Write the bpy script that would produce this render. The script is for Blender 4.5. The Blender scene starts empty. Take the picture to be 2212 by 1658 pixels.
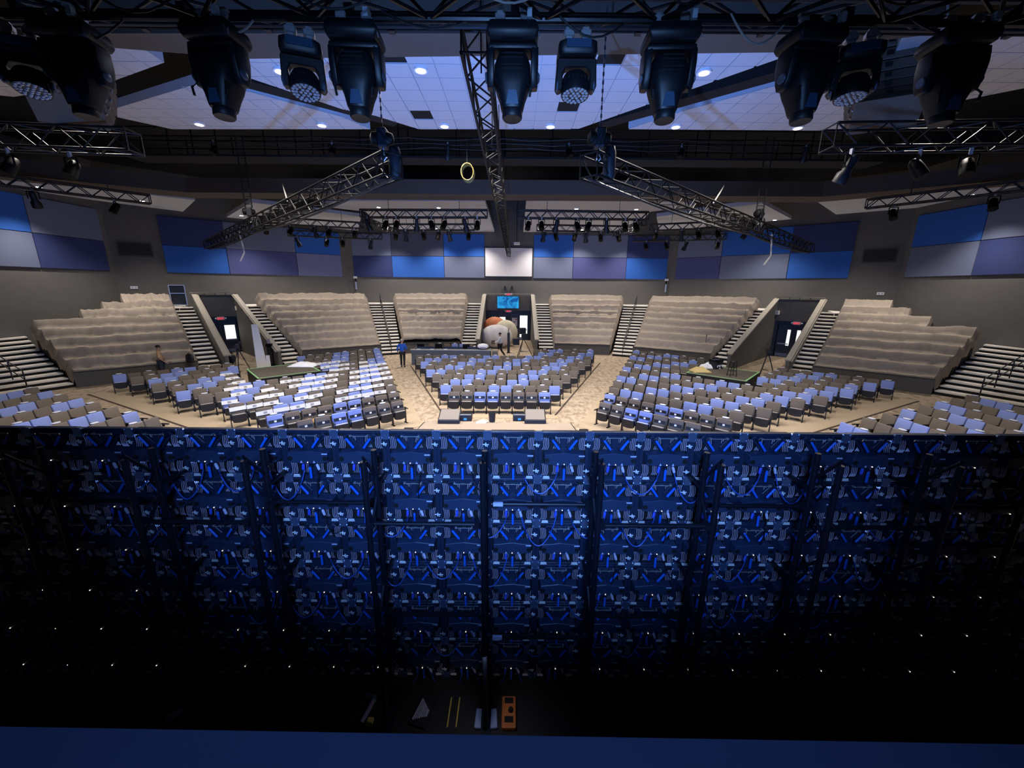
import bpy, bmesh, math, random
from mathutils import Vector, Matrix, noise
random.seed(7)
sc = bpy.context.scene
COL = sc.collection
# ------------------------------------------------------------------ camera
FPX, PCX, PCY, TH, ROLL, CH = 840.0, 1106.0, 829.0, math.atan(207/840), 0.0082, 5.0
cam = bpy.data.cameras.new('camera'); cam.sensor_width = 36; cam.lens = FPX/2212*36; cam.clip_end = 200; cam.clip_start = .05
co = bpy.data.objects.new('camera', cam); COL.objects.link(co)
_r = Vector((1, 0, 0)); _u = Vector((0, math.sin(TH), math.cos(TH)))
_r, _u = _r*math.cos(ROLL)+_u*math.sin(ROLL), _u*math.cos(ROLL)-_r*math.sin(ROLL)
_b = _r.cross(_u)
co.matrix_world = Matrix(((_r.x, _u.x, _b.x, 0), (_r.y, _u.y, _b.y, 0), (_r.z, _u.z, _b.z, CH), (0, 0, 0, 1)))
sc.camera = co
AXIS = -.4
# ------------------------------------------------------------------ world, lights, exposure
w = bpy.data.worlds.new('world'); sc.world = w; w.use_nodes = True
w.node_tree.nodes['Background'].inputs[0].default_value = (.45, .6, 1, 1)
w.node_tree.nodes['Background'].inputs[1].default_value = .006
sc.view_settings.view_transform = 'Standard'; sc.view_settings.look = 'None'
sc.view_settings.exposure = 0.3; sc.view_settings.gamma = 1.0
def lamp(kind, loc, aim, energy, color, size=.1, angle=120, blend=.5):
    l = bpy.data.lights.new('lamp', kind); l.energy = energy; l.color = color
    if kind == 'SPOT':
        l.spot_size = math.radians(angle); l.spot_blend = blend; l.shadow_soft_size = size
    elif kind == 'AREA':
        l.size = size
    else:
        l.shadow_soft_size = size
    o = bpy.data.objects.new('lamp', l); COL.objects.link(o); o.location = loc
    o.rotation_euler = (Vector(aim)-Vector(loc)).to_track_quat('-Z', 'Y').to_euler()
    return o
# unseen blue work light added behind the camera to light the LED wall's rear
lamp('SPOT', (-.1, -1.5, 5.8), (0, 3.55, 4.2), 2000, (.20, .43, 1), .55, 82, 1)
# added unseen uplight in front of the wall, tinting the near clouds blue (its body is built with the stage)
lamp('SPOT', (AXIS, 5.2, 1.12), (AXIS, 12.6, 10.2), 3600, (.11, .31, 1), .12, 88, .7)
# recessed house downlights, one lamp under each
WARM = (1, .91, .82)
HOUSE = [(-5.8, 11.2), (-2.3, 11.1), (4.65, 11.1), (-10.4, 14.5), (-6.35, 14.5), (-2.3, 14.5), (1.2, 14.45), (5.3, 14.4), (9.3, 14.4), (-11.3, 11.4), (10.6, 11.0)]  # last two are added, mostly hidden, to brighten the side seats
HOUSE2 = [(-9, 28), (-5, 28), (4.2, 28), (8.2, 28), (-15.5, 33), (-11.5, 37.2), (-7, 37.5), (-3.2, 37.5), (2.4, 37.5), (6.2, 37.5), (10.7, 37.2), (14.7, 33), (-20.6, 31.6), (19.8, 31.6), (-23.5, 26.6), (22.7, 26.6), (-26.0, 23.2), (25.2, 23.2)]
for (x, y) in HOUSE: lamp('SPOT', (x, y, 10.05), (x, y, 0), 1150, WARM, .12, 140, .8)
for (x, y) in HOUSE2: lamp('SPOT', (x, y, 10.05), (x, y, 0), 1100, WARM, .12, 114, .9)

# ------------------------------------------------------------------ helpers
def ray(u, v):
    x = u-PCX; y = v-PCY; c, s = math.cos(ROLL), math.sin(ROLL)
    x, y = x*c+y*s, -x*s+y*c
    x /= FPX; y = -y/FPX
    return Vector((x, math.cos(TH)+y*math.sin(TH), -math.sin(TH)+y*math.cos(TH)))
def pz(u, v, z=0):
    r = ray(u, v); t = (z-CH)/r.z; return Vector((r.x*t, r.y*t, z))
def py(u, v, Y):
    r = ray(u, v); t = Y/r.y; return Vector((r.x*t, Y, CH+r.z*t))
def proj(p):
    z = p[2]-CH; f = p[1]*math.cos(TH)-z*math.sin(TH); up = p[1]*math.sin(TH)+z*math.cos(TH)
    if f < .05: return (-9999, -9999)
    x = p[0]/f*FPX; y = -up/f*FPX; c, s = math.cos(ROLL), math.sin(ROLL)
    return PCX+x*c-y*s, PCY+x*s+y*c
def lin(c):
    return tuple((v/12.92 if v <= .04045 else ((v+.055)/1.055)**2.4) for v in c)
def hx(s):
    return lin(tuple(int(s[i:i+2], 16)/255 for i in (0, 2, 4)))
MATS = {}
def mat(name, col, rough=.6, metal=0, var=0, scale=8, bump=0, emit=None, es=0, coat=0, spec=.5):
    if name in MATS: return MATS[name]
    m = bpy.data.materials.new(name); m.use_nodes = True; nt = m.node_tree; b = nt.nodes['Principled BSDF']
    c = hx(col) if isinstance(col, str) else col
    b.inputs['Base Color'].default_value = (*c, 1); b.inputs['Roughness'].default_value = rough
    b.inputs['Metallic'].default_value = metal; b.inputs['Specular IOR Level'].default_value = spec
    if coat: b.inputs['Coat Weight'].default_value = coat
    if var or bump:
        tc = nt.nodes.new('ShaderNodeTexCoord'); n = nt.nodes.new('ShaderNodeTexNoise'); n.inputs['Scale'].default_value = scale; n.inputs['Detail'].default_value = 4
        nt.links.new(tc.outputs['Object'], n.inputs['Vector'])
        if var:
            r = nt.nodes.new('ShaderNodeValToRGB'); r.color_ramp.elements[0].position = .3; r.color_ramp.elements[1].position = .7
            r.color_ramp.elements[0].color = (*[max(0, x*(1-var)) for x in c], 1); r.color_ramp.elements[1].color = (*[min(1, x*(1+var)) for x in c], 1)
            nt.links.new(n.outputs['Fac'], r.inputs['Fac']); nt.links.new(r.outputs['Color'], b.inputs['Base Color'])
        if bump:
            bp = nt.nodes.new('ShaderNodeBump'); bp.inputs['Strength'].default_value = bump; bp.inputs['Distance'].default_value = .01
            nt.links.new(n.outputs['Fac'], bp.inputs['Height']); nt.links.new(bp.outputs['Normal'], b.inputs['Normal'])
    if emit:
        b.inputs['Emission Color'].default_value = (*(hx(emit) if isinstance(emit, str) else emit), 1); b.inputs['Emission Strength'].default_value = es
    MATS[name] = m
    return m
class MB:
    def __init__(s): s.v = []; s.f = []
    def add(s, vs, fs):
        k = len(s.v); s.v += [tuple(p) for p in vs]; s.f += [tuple(i+k for i in f) for f in fs]; return s
    def box(s, a, b):
        x0, y0, z0 = a; x1, y1, z1 = b
        return s.add([(x0, y0, z0), (x1, y0, z0), (x1, y1, z0), (x0, y1, z0), (x0, y0, z1), (x1, y0, z1), (x1, y1, z1), (x0, y1, z1)],
                     [(0, 3, 2, 1), (4, 5, 6, 7), (0, 1, 5, 4), (1, 2, 6, 5), (2, 3, 7, 6), (3, 0, 4, 7)])
    def bar(s, p, q, w, h=None, up=(0, 0, 1)):
        p, q = Vector(p), Vector(q); d = (q-p).normalized(); u = Vector(up)
        if abs(d.dot(u)) > .98: u = Vector((0, 1, 0))
        r = d.cross(u).normalized()*w/2; u = r.normalized().cross(d)*(h or w)/2
        c = [-r-u, r-u, r+u, -r+u]
        return s.add([p+x for x in c]+[q+x for x in c], [(0, 3, 2, 1), (4, 5, 6, 7), (0, 1, 5, 4), (1, 2, 6, 5), (2, 3, 7, 6), (3, 0, 4, 7)])
    def path(s, pts, r, n=6):
        pts = [Vector(p) for p in pts]; rings = []
        for i, p in enumerate(pts):
            d = (pts[min(i+1, len(pts)-1)]-pts[max(i-1, 0)]).normalized()
            u = Vector((0, 0, 1)) if abs(d.z) < .9 else Vector((0, 1, 0))
            a = d.cross(u).normalized(); b = a.cross(d)
            rr = r[i] if isinstance(r, (list, tuple)) else r
            rings.append([p+(a*math.cos(t)+b*math.sin(t))*rr for t in [2*math.pi*j/n for j in range(n)]])
        vs = [x for g in rings for x in g]; fs = []
        for i in range(len(pts)-1):
            for j in range(n): fs.append((i*n+j, i*n+(j+1) % n, (i+1)*n+(j+1) % n, (i+1)*n+j))
        fs.append(tuple(range(n-1, -1, -1))); fs.append(tuple((len(pts)-1)*n+j for j in range(n)))
        return s.add(vs, fs)
    def tube(s, p, q, r, n=8, r2=None): return s.path([p, q], [r, r if r2 is None else r2], n)
    def lathe(s, prof, c=(0, 0, 0), n=16, M=None, sx=1, sy=1):
        vs = []; fs = []
        for (r, z) in prof:
            for j in range(n):
                p = Vector((r*sx*math.cos(2*math.pi*j/n), r*sy*math.sin(2*math.pi*j/n), z))
                if M: p = M @ p
                vs.append(p+Vector(c))
        k = len(prof)
        for i in range(k-1):
            for j in range(n): fs.append((i*n+j, i*n+(j+1) % n, (i+1)*n+(j+1) % n, (i+1)*n+j))
        fs.append(tuple(range(n-1, -1, -1))); fs.append(tuple((k-1)*n+j for j in range(n)))
        return s.add(vs, fs)
    def prism(s, poly, z0, z1):
        n = len(poly); a = sum(poly[i][0]*poly[(i+1) % n][1]-poly[(i+1) % n][0]*poly[i][1] for i in range(n))
        if a < 0: poly = poly[::-1]
        vs = [(p[0], p[1], z0) for p in poly]+[(p[0], p[1], z1) for p in poly]
        return s.add(vs, [tuple(range(n-1, -1, -1)), tuple(range(n, 2*n))]+[(i, (i+1) % n, n+(i+1) % n, n+i) for i in range(n)])
    def xform(s, M): s.v = [tuple(M @ Vector(p)) for p in s.v]; return s
    def mesh(s, name, m, smooth=False, bevel=0, seg=2):
        me = bpy.data.meshes.new(name); me.from_pydata(s.v, [], s.f)
        if bevel:
            bm = bmesh.new(); bm.from_mesh(me); bmesh.ops.remove_doubles(bm, verts=bm.verts, dist=1e-5)
            bmesh.ops.bevel(bm, geom=[e for e in bm.edges if len(e.link_faces) == 2 and e.calc_face_angle(0) > .5], offset=bevel, segments=seg, affect='EDGES', profile=.5)
            bm.to_mesh(me); bm.free()
        if smooth:
            me.polygons.foreach_set('use_smooth', [True]*len(me.polygons))
            try: me.set_sharp_from_angle(angle=.7)
            except Exception: pass
        if m: me.materials.append(m)
        return me
def tag(o, label, cat, group=None, kind=None):
    if label: o['label'] = label
    if cat: o['category'] = cat
    if group: o['group'] = group
    if kind: o['kind'] = kind
    return o
def ob(name, me, parent=None, loc=None, rot=None, label=None):
    o = bpy.data.objects.new(name, me); COL.objects.link(o)
    if parent: o.parent = parent
    if loc is not None: o.location = loc
    if rot is not None: o.rotation_euler = rot
    if label: o['label'] = label
    return o
def thing(name, label, cat, loc=(0, 0, 0), rz=0, group=None):
    o = ob(name, None, None, loc, (0, 0, rz)); o.empty_display_size = .1
    return tag(o, label, cat, group)
def struct(name, me, label=None, cat=None, parent=None):
    o = ob(name, me, parent)
    if not parent: o['kind'] = 'structure'
    return tag(o, label, cat) if label else o
ORD = ['', 'first', 'second', 'third', 'fourth', 'fifth', 'sixth', 'seventh', 'eighth', 'ninth', 'tenth', 'eleventh', 'twelfth', 'thirteenth', 'fourteenth', 'fifteenth', 'sixteenth', 'seventeenth', 'eighteenth', 'nineteenth', 'twentieth', 'twenty-first', 'twenty-second', 'twenty-third', 'twenty-fourth', 'twenty-fifth', 'twenty-sixth']
PI = math.pi
AX = -.4                                    # the hall's axis of symmetry lies a little left of the camera
def mx(p): return (2*AX-p[0],)+tuple(p[1:])  # mirror in the axis

# ------------------------------------------------------------------ materials
m_wall = mat('wall_paint', '686664', .8, var=.05, scale=2)
m_wall2 = mat('wall_paint_low', '6c6a66', .85, var=.06, scale=3)
m_black = mat('black_metal', '1b1d22', .45, .3, spec=.5)
m_truss = mat('truss_metal', '0e0c0b', .55, .0, spec=.15)
m_dark = mat('dark_plastic', '15181d', .5)
m_void = mat('black_paint', '0b0b0d', .9)
m_bulk = mat('bulkhead_paint', '54493f', .75, var=.05, scale=3)
m_tile = mat('ceiling_tile', 'c2c5cd', .9, var=.03, scale=20)
m_silver = mat('silver_metal', 'b9bcc4', .4, .6)
m_white = mat('white_paper', 'eef0f4', .7)
m_beige = mat('beige_cap', 'a79f92', .6, var=.06, scale=10)
m_tread = mat('tread_carpet', 'efe9e0', .8, var=.05, scale=40)
m_riser = mat('riser_black', '17130f', .8)
m_drape = mat('drape_fabric', 'a3978a', .92, var=.07, scale=6, bump=.25, spec=.2)
m_knee = mat('knee_wall_paint', '5a5856', .8, var=.05, scale=4)
m_blue = mat('seat_blue', '7f8fc8', .85, var=.06, scale=60, spec=.25)
m_brown = mat('seat_brown', '6b6259', .85, var=.07, scale=60, spec=.25)
m_shell = mat('seat_shell', '191a1d', .5)
m_skin = mat('skin', 'b98c70', .6)
m_deskp = mat('desk_panel', '575d66', .7, var=.04, scale=5)

# ------------------------------------------------------------------ setting: floor
def carpet(name, c1, c2, c3, sc1):
    m = bpy.data.materials.new(name); m.use_nodes = True; nt = m.node_tree; b = nt.nodes['Principled BSDF']; b.inputs['Roughness'].default_value = .95; b.inputs['Specular IOR Level'].default_value = .1
    tc = nt.nodes.new('ShaderNodeTexCoord'); mp = nt.nodes.new('ShaderNodeMapping'); mp.inputs['Scale'].default_value = (1, .55, 1)
    n1 = nt.nodes.new('ShaderNodeTexNoise'); n1.inputs['Scale'].default_value = sc1; n1.inputs['Detail'].default_value = 6; n1.inputs['Roughness'].default_value = .75
    r = nt.nodes.new('ShaderNodeValToRGB'); r.color_ramp.elements[0].position = .38; r.color_ramp.elements[0].color = (*hx(c1), 1)
    r.color_ramp.elements[1].position = .66; r.color_ramp.elements[1].color = (*hx(c3), 1); e = r.color_ramp.elements.new(.5); e.color = (*hx(c2), 1)
    nt.links.new(tc.outputs['Object'], mp.inputs['Vector']); nt.links.new(mp.outputs['Vector'], n1.inputs['Vector']); nt.links.new(n1.outputs['Fac'], r.inputs['Fac']); nt.links.new(r.outputs['Color'], b.inputs['Base Color'])
    return m
m_carpet = carpet('aisle_carpet', '8d7d6b', 'b3a18c', 'cbbba6', 4.6)
m_plain = mat('seating_carpet', 'b7a58d', .95, var=.06, scale=25, spec=.1)
m_edge = mat('carpet_edge', '4a3d33', .9)
WX = 27.4+.4                                # half width of the hall
struct('floor', MB().prism([(AX-WX-.3, -4), (AX+WX+.3, -4), (AX+WX+.3, 43), (AX-WX-.3, 43)], -.2, 0).mesh('floor', m_carpet), 'beige and brown mottled carpet covering the whole hall floor', 'carpet')
def zone(poly, name, label):
    o = struct(name, MB().prism(poly, .001, .012).mesh(name, m_plain), label, 'carpet')
    return o
CPOLY = [(-2.95, 14.6), (1.85, 14.6), (1.85, 15.25), (6.6, 27.9), (1.7, 27.9), (1.7, 25.2), (-6.7, 25.2), (-2.95, 15.25)]
zone(CPOLY, 'trim_1', 'plain tan carpet wedge under the central seats')
EN = Vector((.678, .735)); EE = Vector((.735, -.678)); O2 = Vector((3.25, 13.95))
def wp(n, e): return O2+EN*n+EE*e
def rzone(f):
    p = [wp(-.7, -.4), wp(13.4, -5.6), wp(13.4, 9.2), wp(-.7, 4.2)]
    return [f((q.x, q.y)) for q in p]
zone(rzone(lambda p: p), 'trim_2', 'plain tan carpet under the right hand seats')
zone(rzone(mx), 'trim_3', 'plain tan carpet under the left hand seats')
def edge(name, p, q, label):
    struct(name, MB().bar((*p, .008), (*q, .008), .07, .02).mesh(name, m_edge), label, 'carpet edge')
edge('trim_4', (-2.79, 15.0), (-6.6, 24.9), 'dark strip along the left edge of the central seats')
edge('trim_5', (1.76, 15.0), (6.1, 26.6), 'dark strip along the right edge of the central seats')
a, b2 = wp(-.7, 4.2), wp(13.4, 9.2)
edge('trim_6', a, b2, 'dark strip edging the carpet under the right hand seats')
edge('trim_7', mx(a), mx(b2), 'dark strip edging the carpet under the left hand seats')

# ------------------------------------------------------------------ setting: walls
BY = 39.5; CRN = (15.8-.0, BY)              # corner, relative coordinates with the axis added below
def wallseg(name, p, q, z0, z1, th=.3, m=m_wall, label=None):
    p, q = Vector(p), Vector(q); d = (q-p).normalized(); n = Vector((-d.y, d.x))*th
    return struct(name, MB().prism([p, q, q+n, p+n], z0, z1).mesh(name, m), label, 'wall')
RC = Vector((15.4, BY)); RW = Vector((27.4, 28.6)); RS = Vector((27.4, -4))
LC, LW, LS = Vector(mx(RC)), Vector(mx(RW)), Vector(mx(RS))
# back wall with the door opening of the central passage left clear
VX0, VX1 = AX-2.2, AX+2.2
b_ = MB(); b_.box((LC.x, BY, 0), (VX0, BY+.3, 13)); b_.box((VX1, BY, 0), (RC.x, BY+.3, 13)); b_.box((VX0, BY, 2.75), (VX1, BY+.3, 13))
struct('wall_back', b_.mesh('wall_back', m_wall), 'grey rear wall behind the central bleachers', 'wall')
wallseg('wall_back_right', RW, RC, 0, 13, -.3, label='grey angled rear wall behind the right bleachers')
wallseg('wall_back_left', LC, LW, 0, 13, -.3, label='grey angled rear wall behind the left bleachers')
wallseg('wall_right', RS, RW, 0, 13, -.3, label='dark grey side wall at the right edge')
wallseg('wall_left', LW, LS, 0, 13, -.3, label='dark grey side wall at the left edge')
struct('ceiling', MB().box((AX-WX-.3, -4, 13), (AX+WX+.3, 43, 13.2)).mesh('ceiling', m_void), 'black roof deck high above the hanging clouds', 'ceiling')
# acoustic panels
PC = {'b': mat('panel_royal_blue', '2a62bd', .9, var=.04, scale=90), 's': mat('panel_slate', '6a7390', .9, var=.04, scale=90),
      'n': mat('panel_navy', '303c70', .9, var=.04, scale=90), 'i': mat('panel_indigo', '4c5188', .9, var=.04, scale=90), 'd': mat('panel_dark_slate', '4a4f68', .9, var=.04, scale=90),
      'l': mat('panel_lavender', '777ba6', .9, var=.04, scale=90)}
CN = {'b': 'royal blue', 's': 'slate grey', 'n': 'navy', 'i': 'indigo', 'd': 'dark slate', 'l': 'lavender grey'}
PZ = [(5.95, 7.9), (7.93, 9.95)]
def panel(p, q, row, c, where):
    p, q = Vector(p), Vector(q); d = (q-p).normalized(); n = Vector((d.y, -d.x))
    p = p+d*.02; q = q-d*.02
    me = MB().prism([p+n*.01, q+n*.01, q+n*.12, p+n*.12], *PZ[row]).mesh('acoustic_panel', PC[c], bevel=.015, seg=1)
    tag(ob('acoustic_panel', me), f"{CN[c]} fabric acoustic panel, {'upper' if row else 'lower'} row, {where}", 'wall panel', 'fabric acoustic panels on the walls')
def pxrow(us, Y): return [py(u, 575, Y).x for u in us]
xs = pxrow([764, 848, 960, 1047], BY)
for i, (lo, up) in enumerate(zip('nbs', 'sdb')):
    wh = f'{ORD[i+1]} from the left corner on the rear wall'
    panel((xs[i], BY), (xs[i+1], BY), 0, lo, wh); panel((xs[i], BY), (xs[i+1], BY), 1, up, wh)
xs = pxrow([1152, 1237, 1352, 1441], BY)
for i, (lo, up) in enumerate(zip('sib', 'bsn')):
    wh = f'{ORD[i+1]} right of the projection screen'
    panel((xs[i], BY), (xs[i+1], BY), 0, lo, wh); panel((xs[i], BY), (xs[i+1], BY), 1, up, wh)
dR = (RW-RC).normalized(); dL = (LW-LC).normalized()
for i, (s0, s1, lo, up) in enumerate([(.5, 4.4, 'i', 's'), (4.4, 9.5, 's', 'b'), (9.5, 13.4, 'b', 'n')]):
    wh = f'{ORD[i+1]} panel on the right angled wall'
    panel(RC+dR*s0, RC+dR*s1, 0, lo, wh); panel(RC+dR*s0, RC+dR*s1, 1, up, wh)
for i, (s0, s1, lo, up) in enumerate([(.5, 4.4, 'l', 'b'), (4.4, 9.5, 'i', 's'), (9.5, 13.4, 'b', 'n')]):
    wh = f'{ORD[i+1]} panel on the left angled wall'
    panel(LC+dL*s1, LC+dL*s0, 0, lo, wh); panel(LC+dL*s1, LC+dL*s0, 1, up, wh)
for i, (lo, up) in enumerate(['sb', 'ns', 'sb']):
    y1 = 28.2-4.1*i; y0 = y1-4.1
    panel((27.4, y1), (27.4, y0), 0, lo, f'{ORD[i+1]} from the corner on the right side wall')
for i, (lo, up) in enumerate(['sb', 'ns', 'sb']):
    y1 = 28.2-4.1*i; y0 = y1-4.1
    panel((27.4, y1), (27.4, y0), 1, up, f'{ORD[i+1]} from the corner on the right side wall')
X = mx((27.4, 0))[0]
for i, (lo, up) in enumerate(['ns', 'sb', 'ns']):
    y1 = 28.2-4.1*i; y0 = y1-4.1
    panel((X, y0), (X, y1), 0, lo, f'{ORD[i+1]} from the corner on the left side wall')
    panel((X, y0), (X, y1), 1, up, f'{ORD[i+1]} from the corner on the left side wall')
# projection screen
s0, s1 = py(1048, 535, BY-.15), py(1149, 597, BY-.15)
t = thing('projection_screen', 'white projection screen in a thin black frame on the rear wall', 'screen', ((s0.x+s1.x)/2, BY-.15, s1.z))
hw = (s1.x-s0.x)/2; hh = s0.z-s1.z
ob('screen_surface', MB().box((-hw, .02, 0), (hw, .06, hh)).mesh('screen_surface', mat('screen_white', 'e9e6ea', .7)), t)
for nm, A, B in [('a', (-hw-.08, 0, -.08), (hw+.08, .08, 0)), ('b', (-hw-.08, 0, hh), (hw+.08, .08, hh+.08)), ('c', (-hw-.08, 0, 0), (-hw, .08, hh)), ('d', (hw, 0, 0), (hw+.08, .08, hh))]:
    ob('frame_bar', MB().box(A, B).mesh('frame_bar', m_dark), t)
# vents, switches and other wall fittings
def on_wall(name, p, q, s, z0, z1, wd, m, label, cat, th=.05, parts=None):
    p, q = Vector(p), Vector(q); d = (q-p).normalized(); n = Vector((d.y, -d.x)); c = p+d*s
    return c, d, n
def vent(A, B, s, flip, label):
    A, B = Vector(A), Vector(B); d = (B-A).normalized(); n = Vector((d.y, -d.x))*flip
    c = A+d*s+n*.03
    t = thing('wall_vent', label, 'vent', (c.x, c.y, 7.0), math.atan2(n.y, n.x)+PI/2)
    ob('frame', MB().box((-.95, -.03, 0), (.95, .03, .08)).box((-.95, -.03, .92), (.95, .03, 1)).box((-.95, -.03, .08), (-.87, .03, .92)).box((.87, -.03, .08), (.95, .03, .92)).mesh('frame', mat('vent_paint', '4d4a48', .7)), t)
    me = MB().box((-.87, -.015, 0), (.87, .015, .07)).mesh('louvre', mat('vent_louvre', '2b2a2a', .7))
    for k in range(9): ob('louvre', me, t, (0, .01, .1+k*.09), (.5, 0, 0))
    sw = [thing('light_switch', label.replace('dark louvred air vent', 'white light switch plate below the air vent'), 'switch', (c.x+d.x*.5, c.y+d.y*.5, 4.72), math.atan2(n.y, n.x)+PI/2)]
    ob('plate', MB().box((-.2, -.03, 0), (.2, .02, .2)).mesh('plate', m_white), sw[0])
    for k in (-.09, .09): ob('rocker', MB().box((k-.04, -.045, .05), (k+.04, -.03, .15)).mesh('rocker', m_silver), sw[0])
vent(RC, RW, 14.9, 1, 'dark louvred air vent on the right angled wall')
vent(LC, LW, 14.9, -1, 'dark louvred air vent on the left angled wall')
for k, u in enumerate((768, 1440)):
    p = py(u, 600, BY-.06)
    t = thing('wall_sconce', f"white wall fitting with a slim tube beside the {'left' if k == 0 else 'right'} rear corner", 'wall fitting', (p.x, BY-.1, 4.75))
    ob('tube', MB().tube((0, 0, 0), (0, 0, .75), .09, 8).mesh('tube', m_silver, True), t)
    ob('cap', MB().box((-.16, -.12, 1.05), (.16, .1, 1.25)).mesh('cap', m_white, bevel=.03), t)
    ob('bracket', MB().box((-.05, .02, .7), (.05, .1, 1.1)).mesh('bracket', m_black), t)

# ------------------------------------------------------------------ ceiling clouds, bulkheads
ZC = 10.2
m_cedge = mat('cloud_edge', 'c9ccd6', .85)
def inside(poly, x, y):
    c = False; n = len(poly)
    for i in range(n):
        (x0, y0), (x1, y1) = poly[i], poly[i-1]
        if (y0 > y) != (y1 > y) and x < (x1-x0)*(y-y0)/(y1-y0)+x0: c = not c
    return c
def clip_rect(poly, x0, x1, y0, y1):
    def cut(P, f, ip):
        out = []
        for i in range(len(P)):
            a, b = P[i-1], P[i]
            if f(b):
                if not f(a): out.append(ip(a, b))
                out.append(b)
            elif f(a): out.append(ip(a, b))
        return out
    def ix(v): return lambda a, b: (v, a[1]+(b[1]-a[1])*(v-a[0])/(b[0]-a[0]))
    def iy(v): return lambda a, b: (a[0]+(b[0]-a[0])*(v-a[1])/(b[1]-a[1]), v)
    P = poly
    for f, ip in ((lambda p: p[0] >= x0, ix(x0)), (lambda p: p[0] <= x1, ix(x1)), (lambda p: p[1] >= y0, iy(y0)), (lambda p: p[1] <= y1, iy(y1))):
        if len(P) < 3: return []
        P = cut(P, f, ip)
    return P
tile_cache = {}
def cloud(px, label, ts=None, z=ZC, dark=()):
    poly = [(pz(u, v, z).x, pz(u, v, z).y) for u, v in px]
    cx = sum(p[0] for p in poly)/len(poly); cy = sum(p[1] for p in poly)/len(poly)
    t = thing('ceiling_cloud', label, 'ceiling panel', (cx, cy, z))
    lp = [(p[0]-cx, p[1]-cy) for p in poly]
    ob('backing', MB().prism(lp, .03, .24).mesh('backing', m_cedge), t)
    if not ts:
        ob('tile_field', MB().prism(lp, 0, .029).mesh('tile_field', m_tile), t); return t
    x0 = min(p[0] for p in lp); x1 = max(p[0] for p in lp); y0 = min(p[1] for p in lp); y1 = max(p[1] for p in lp)
    tx, ty = ts; i0 = math.floor((x0+cx)/tx); j0 = math.floor((y0+cy)/ty); g = .012
    i = i0
    while i*tx-cx < x1:
        j = j0
        while j*ty-cy < y1:
            a, b, c, d = i*tx-cx+g, (i+1)*tx-cx-g, j*ty-cy+g, (j+1)*ty-cy-g
            P = clip_rect(lp, a, b, c, d)
            if len(P) >= 3:
                if abs(sum(P[k][0]*P[k-1][1]-P[k-1][0]*P[k][1] for k in range(len(P)))) > .01:
                    dk = any(abs((a+b)/2+cx-q[0]) < tx/2 and abs((c+d)/2+cy-q[1]) < ty/2 for q in dark)
                    if dk:
                        ob('opening', MB().prism(P, .02, .028).mesh('opening', m_void), t)
                    elif len(P) == 4 and abs((b-a)*(d-c)-abs(sum(P[k][0]*P[k-1][1]-P[k-1][0]*P[k][1] for k in range(4)))/2) < 1e-4:
                        if 'q' not in tile_cache: tile_cache['q'] = MB().box((0, 0, 0), (tx-2*g, ty-2*g, .025)).mesh('tile', m_tile)
                        ob('tile', tile_cache['q'], t, (a, c, 0))
                    else:
                        ob('tile', MB().prism(P, 0, .025).mesh('tile', m_tile), t)
            j += 1
        i += 1
    return t
TS = (.64, .64)
cloud([(537, 127), (540, 169), (740, 236), (811, 250), (905, 279), (1247, 279), (1688, 125), (1688, 113)], 'white tiled ceiling cloud in the middle above the stage front', TS,
      dark=[pz(907, 240, ZC)[:2], pz(1240, 240, ZC)[:2], pz(845, 132, ZC)[:2], pz(1290, 133, ZC)[:2]])
cloud([(253, 233), (432, 179), (540, 199), (740, 253), (800, 279), (372, 279), (253, 253)], 'white tiled ceiling cloud left of the middle one', TS)
cloud([(1357, 279), (1472, 241), (1681, 184), (1783, 199), (1850, 219), (1840, 278), (1766, 282)], 'white tiled ceiling cloud right of the middle one', TS)
cloud([(-150, 140), (100, 95), (314, 108), (355, 135), (247, 174), (30, 209), (-150, 190)], 'small white ceiling cloud at the upper left edge', TS)
cloud([(1950, 78), (2340, 70), (2340, 165), (2063, 220), (1900, 190)], 'white ceiling cloud at the upper right edge', TS)
cloud([(728, 433), (1047, 434), (1069, 503), (836, 503), (790, 457), (696, 446)], 'far white ceiling cloud left of the hall centre')
cloud([(1137, 434), (1470, 433), (1500, 446), (1405, 457), (1364, 503), (1130, 503)], 'far white ceiling cloud right of the hall centre')
cloud([(678, 455), (780, 468), (773, 498), (603, 481)], 'far white ceiling cloud above the left bleachers')
cloud([(1418, 468), (1520, 455), (1600, 481), (1425, 500)], 'far white ceiling cloud above the right bleachers')
cloud([(489, 469), (542, 437), (601, 444), (547, 475)], 'small white diamond ceiling cloud at far left')
cloud([(1560, 449), (1646, 439), (1710, 473), (1637, 480)], 'small white diamond ceiling cloud at far right')
cloud([(-60, 375), (0, 382), (422, 432), (395, 457), (200, 432), (0, 402), (-60, 392)], 'long white ceiling strip beside the left side wall')
cloud([(1763, 434), (2212, 382), (2270, 373), (2270, 392), (2212, 400), (1979, 449), (1806, 463)], 'long white ceiling strip beside the right side wall')
# bulkheads
BL = [(-23.6, 18.2), (-17.0, 22.0), (15.9, 21.8), (22.3, 17.9)]
BL2 = [(-24.6, 19.4), (-17.6, 23.4), (16.5, 23.2), (23.3, 19.1)]
for k in range(3):
    struct(f'trim_{8+k}', MB().prism([BL[k], BL[k+1], BL2[k+1], BL2[k]], 9.7, 10.4).mesh('bulkhead', m_bulk), ['angled brown ceiling bulkhead at the left', 'brown ceiling bulkhead beam across the middle of the hall', 'angled brown ceiling bulkhead at the right'][k], 'bulkhead')
nb = [pz(200, 72, 9.9), pz(2030, 72, 9.9), pz(1700, 113, 9.9), pz(540, 127, 9.9), pz(250, 104, 9.9)]
struct('trim_11', MB().prism([(p.x, p.y) for p in nb], 9.9, 10.7).mesh('bulkhead', m_bulk), 'brown soffit above the near row of stage lights', 'bulkhead')
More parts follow.
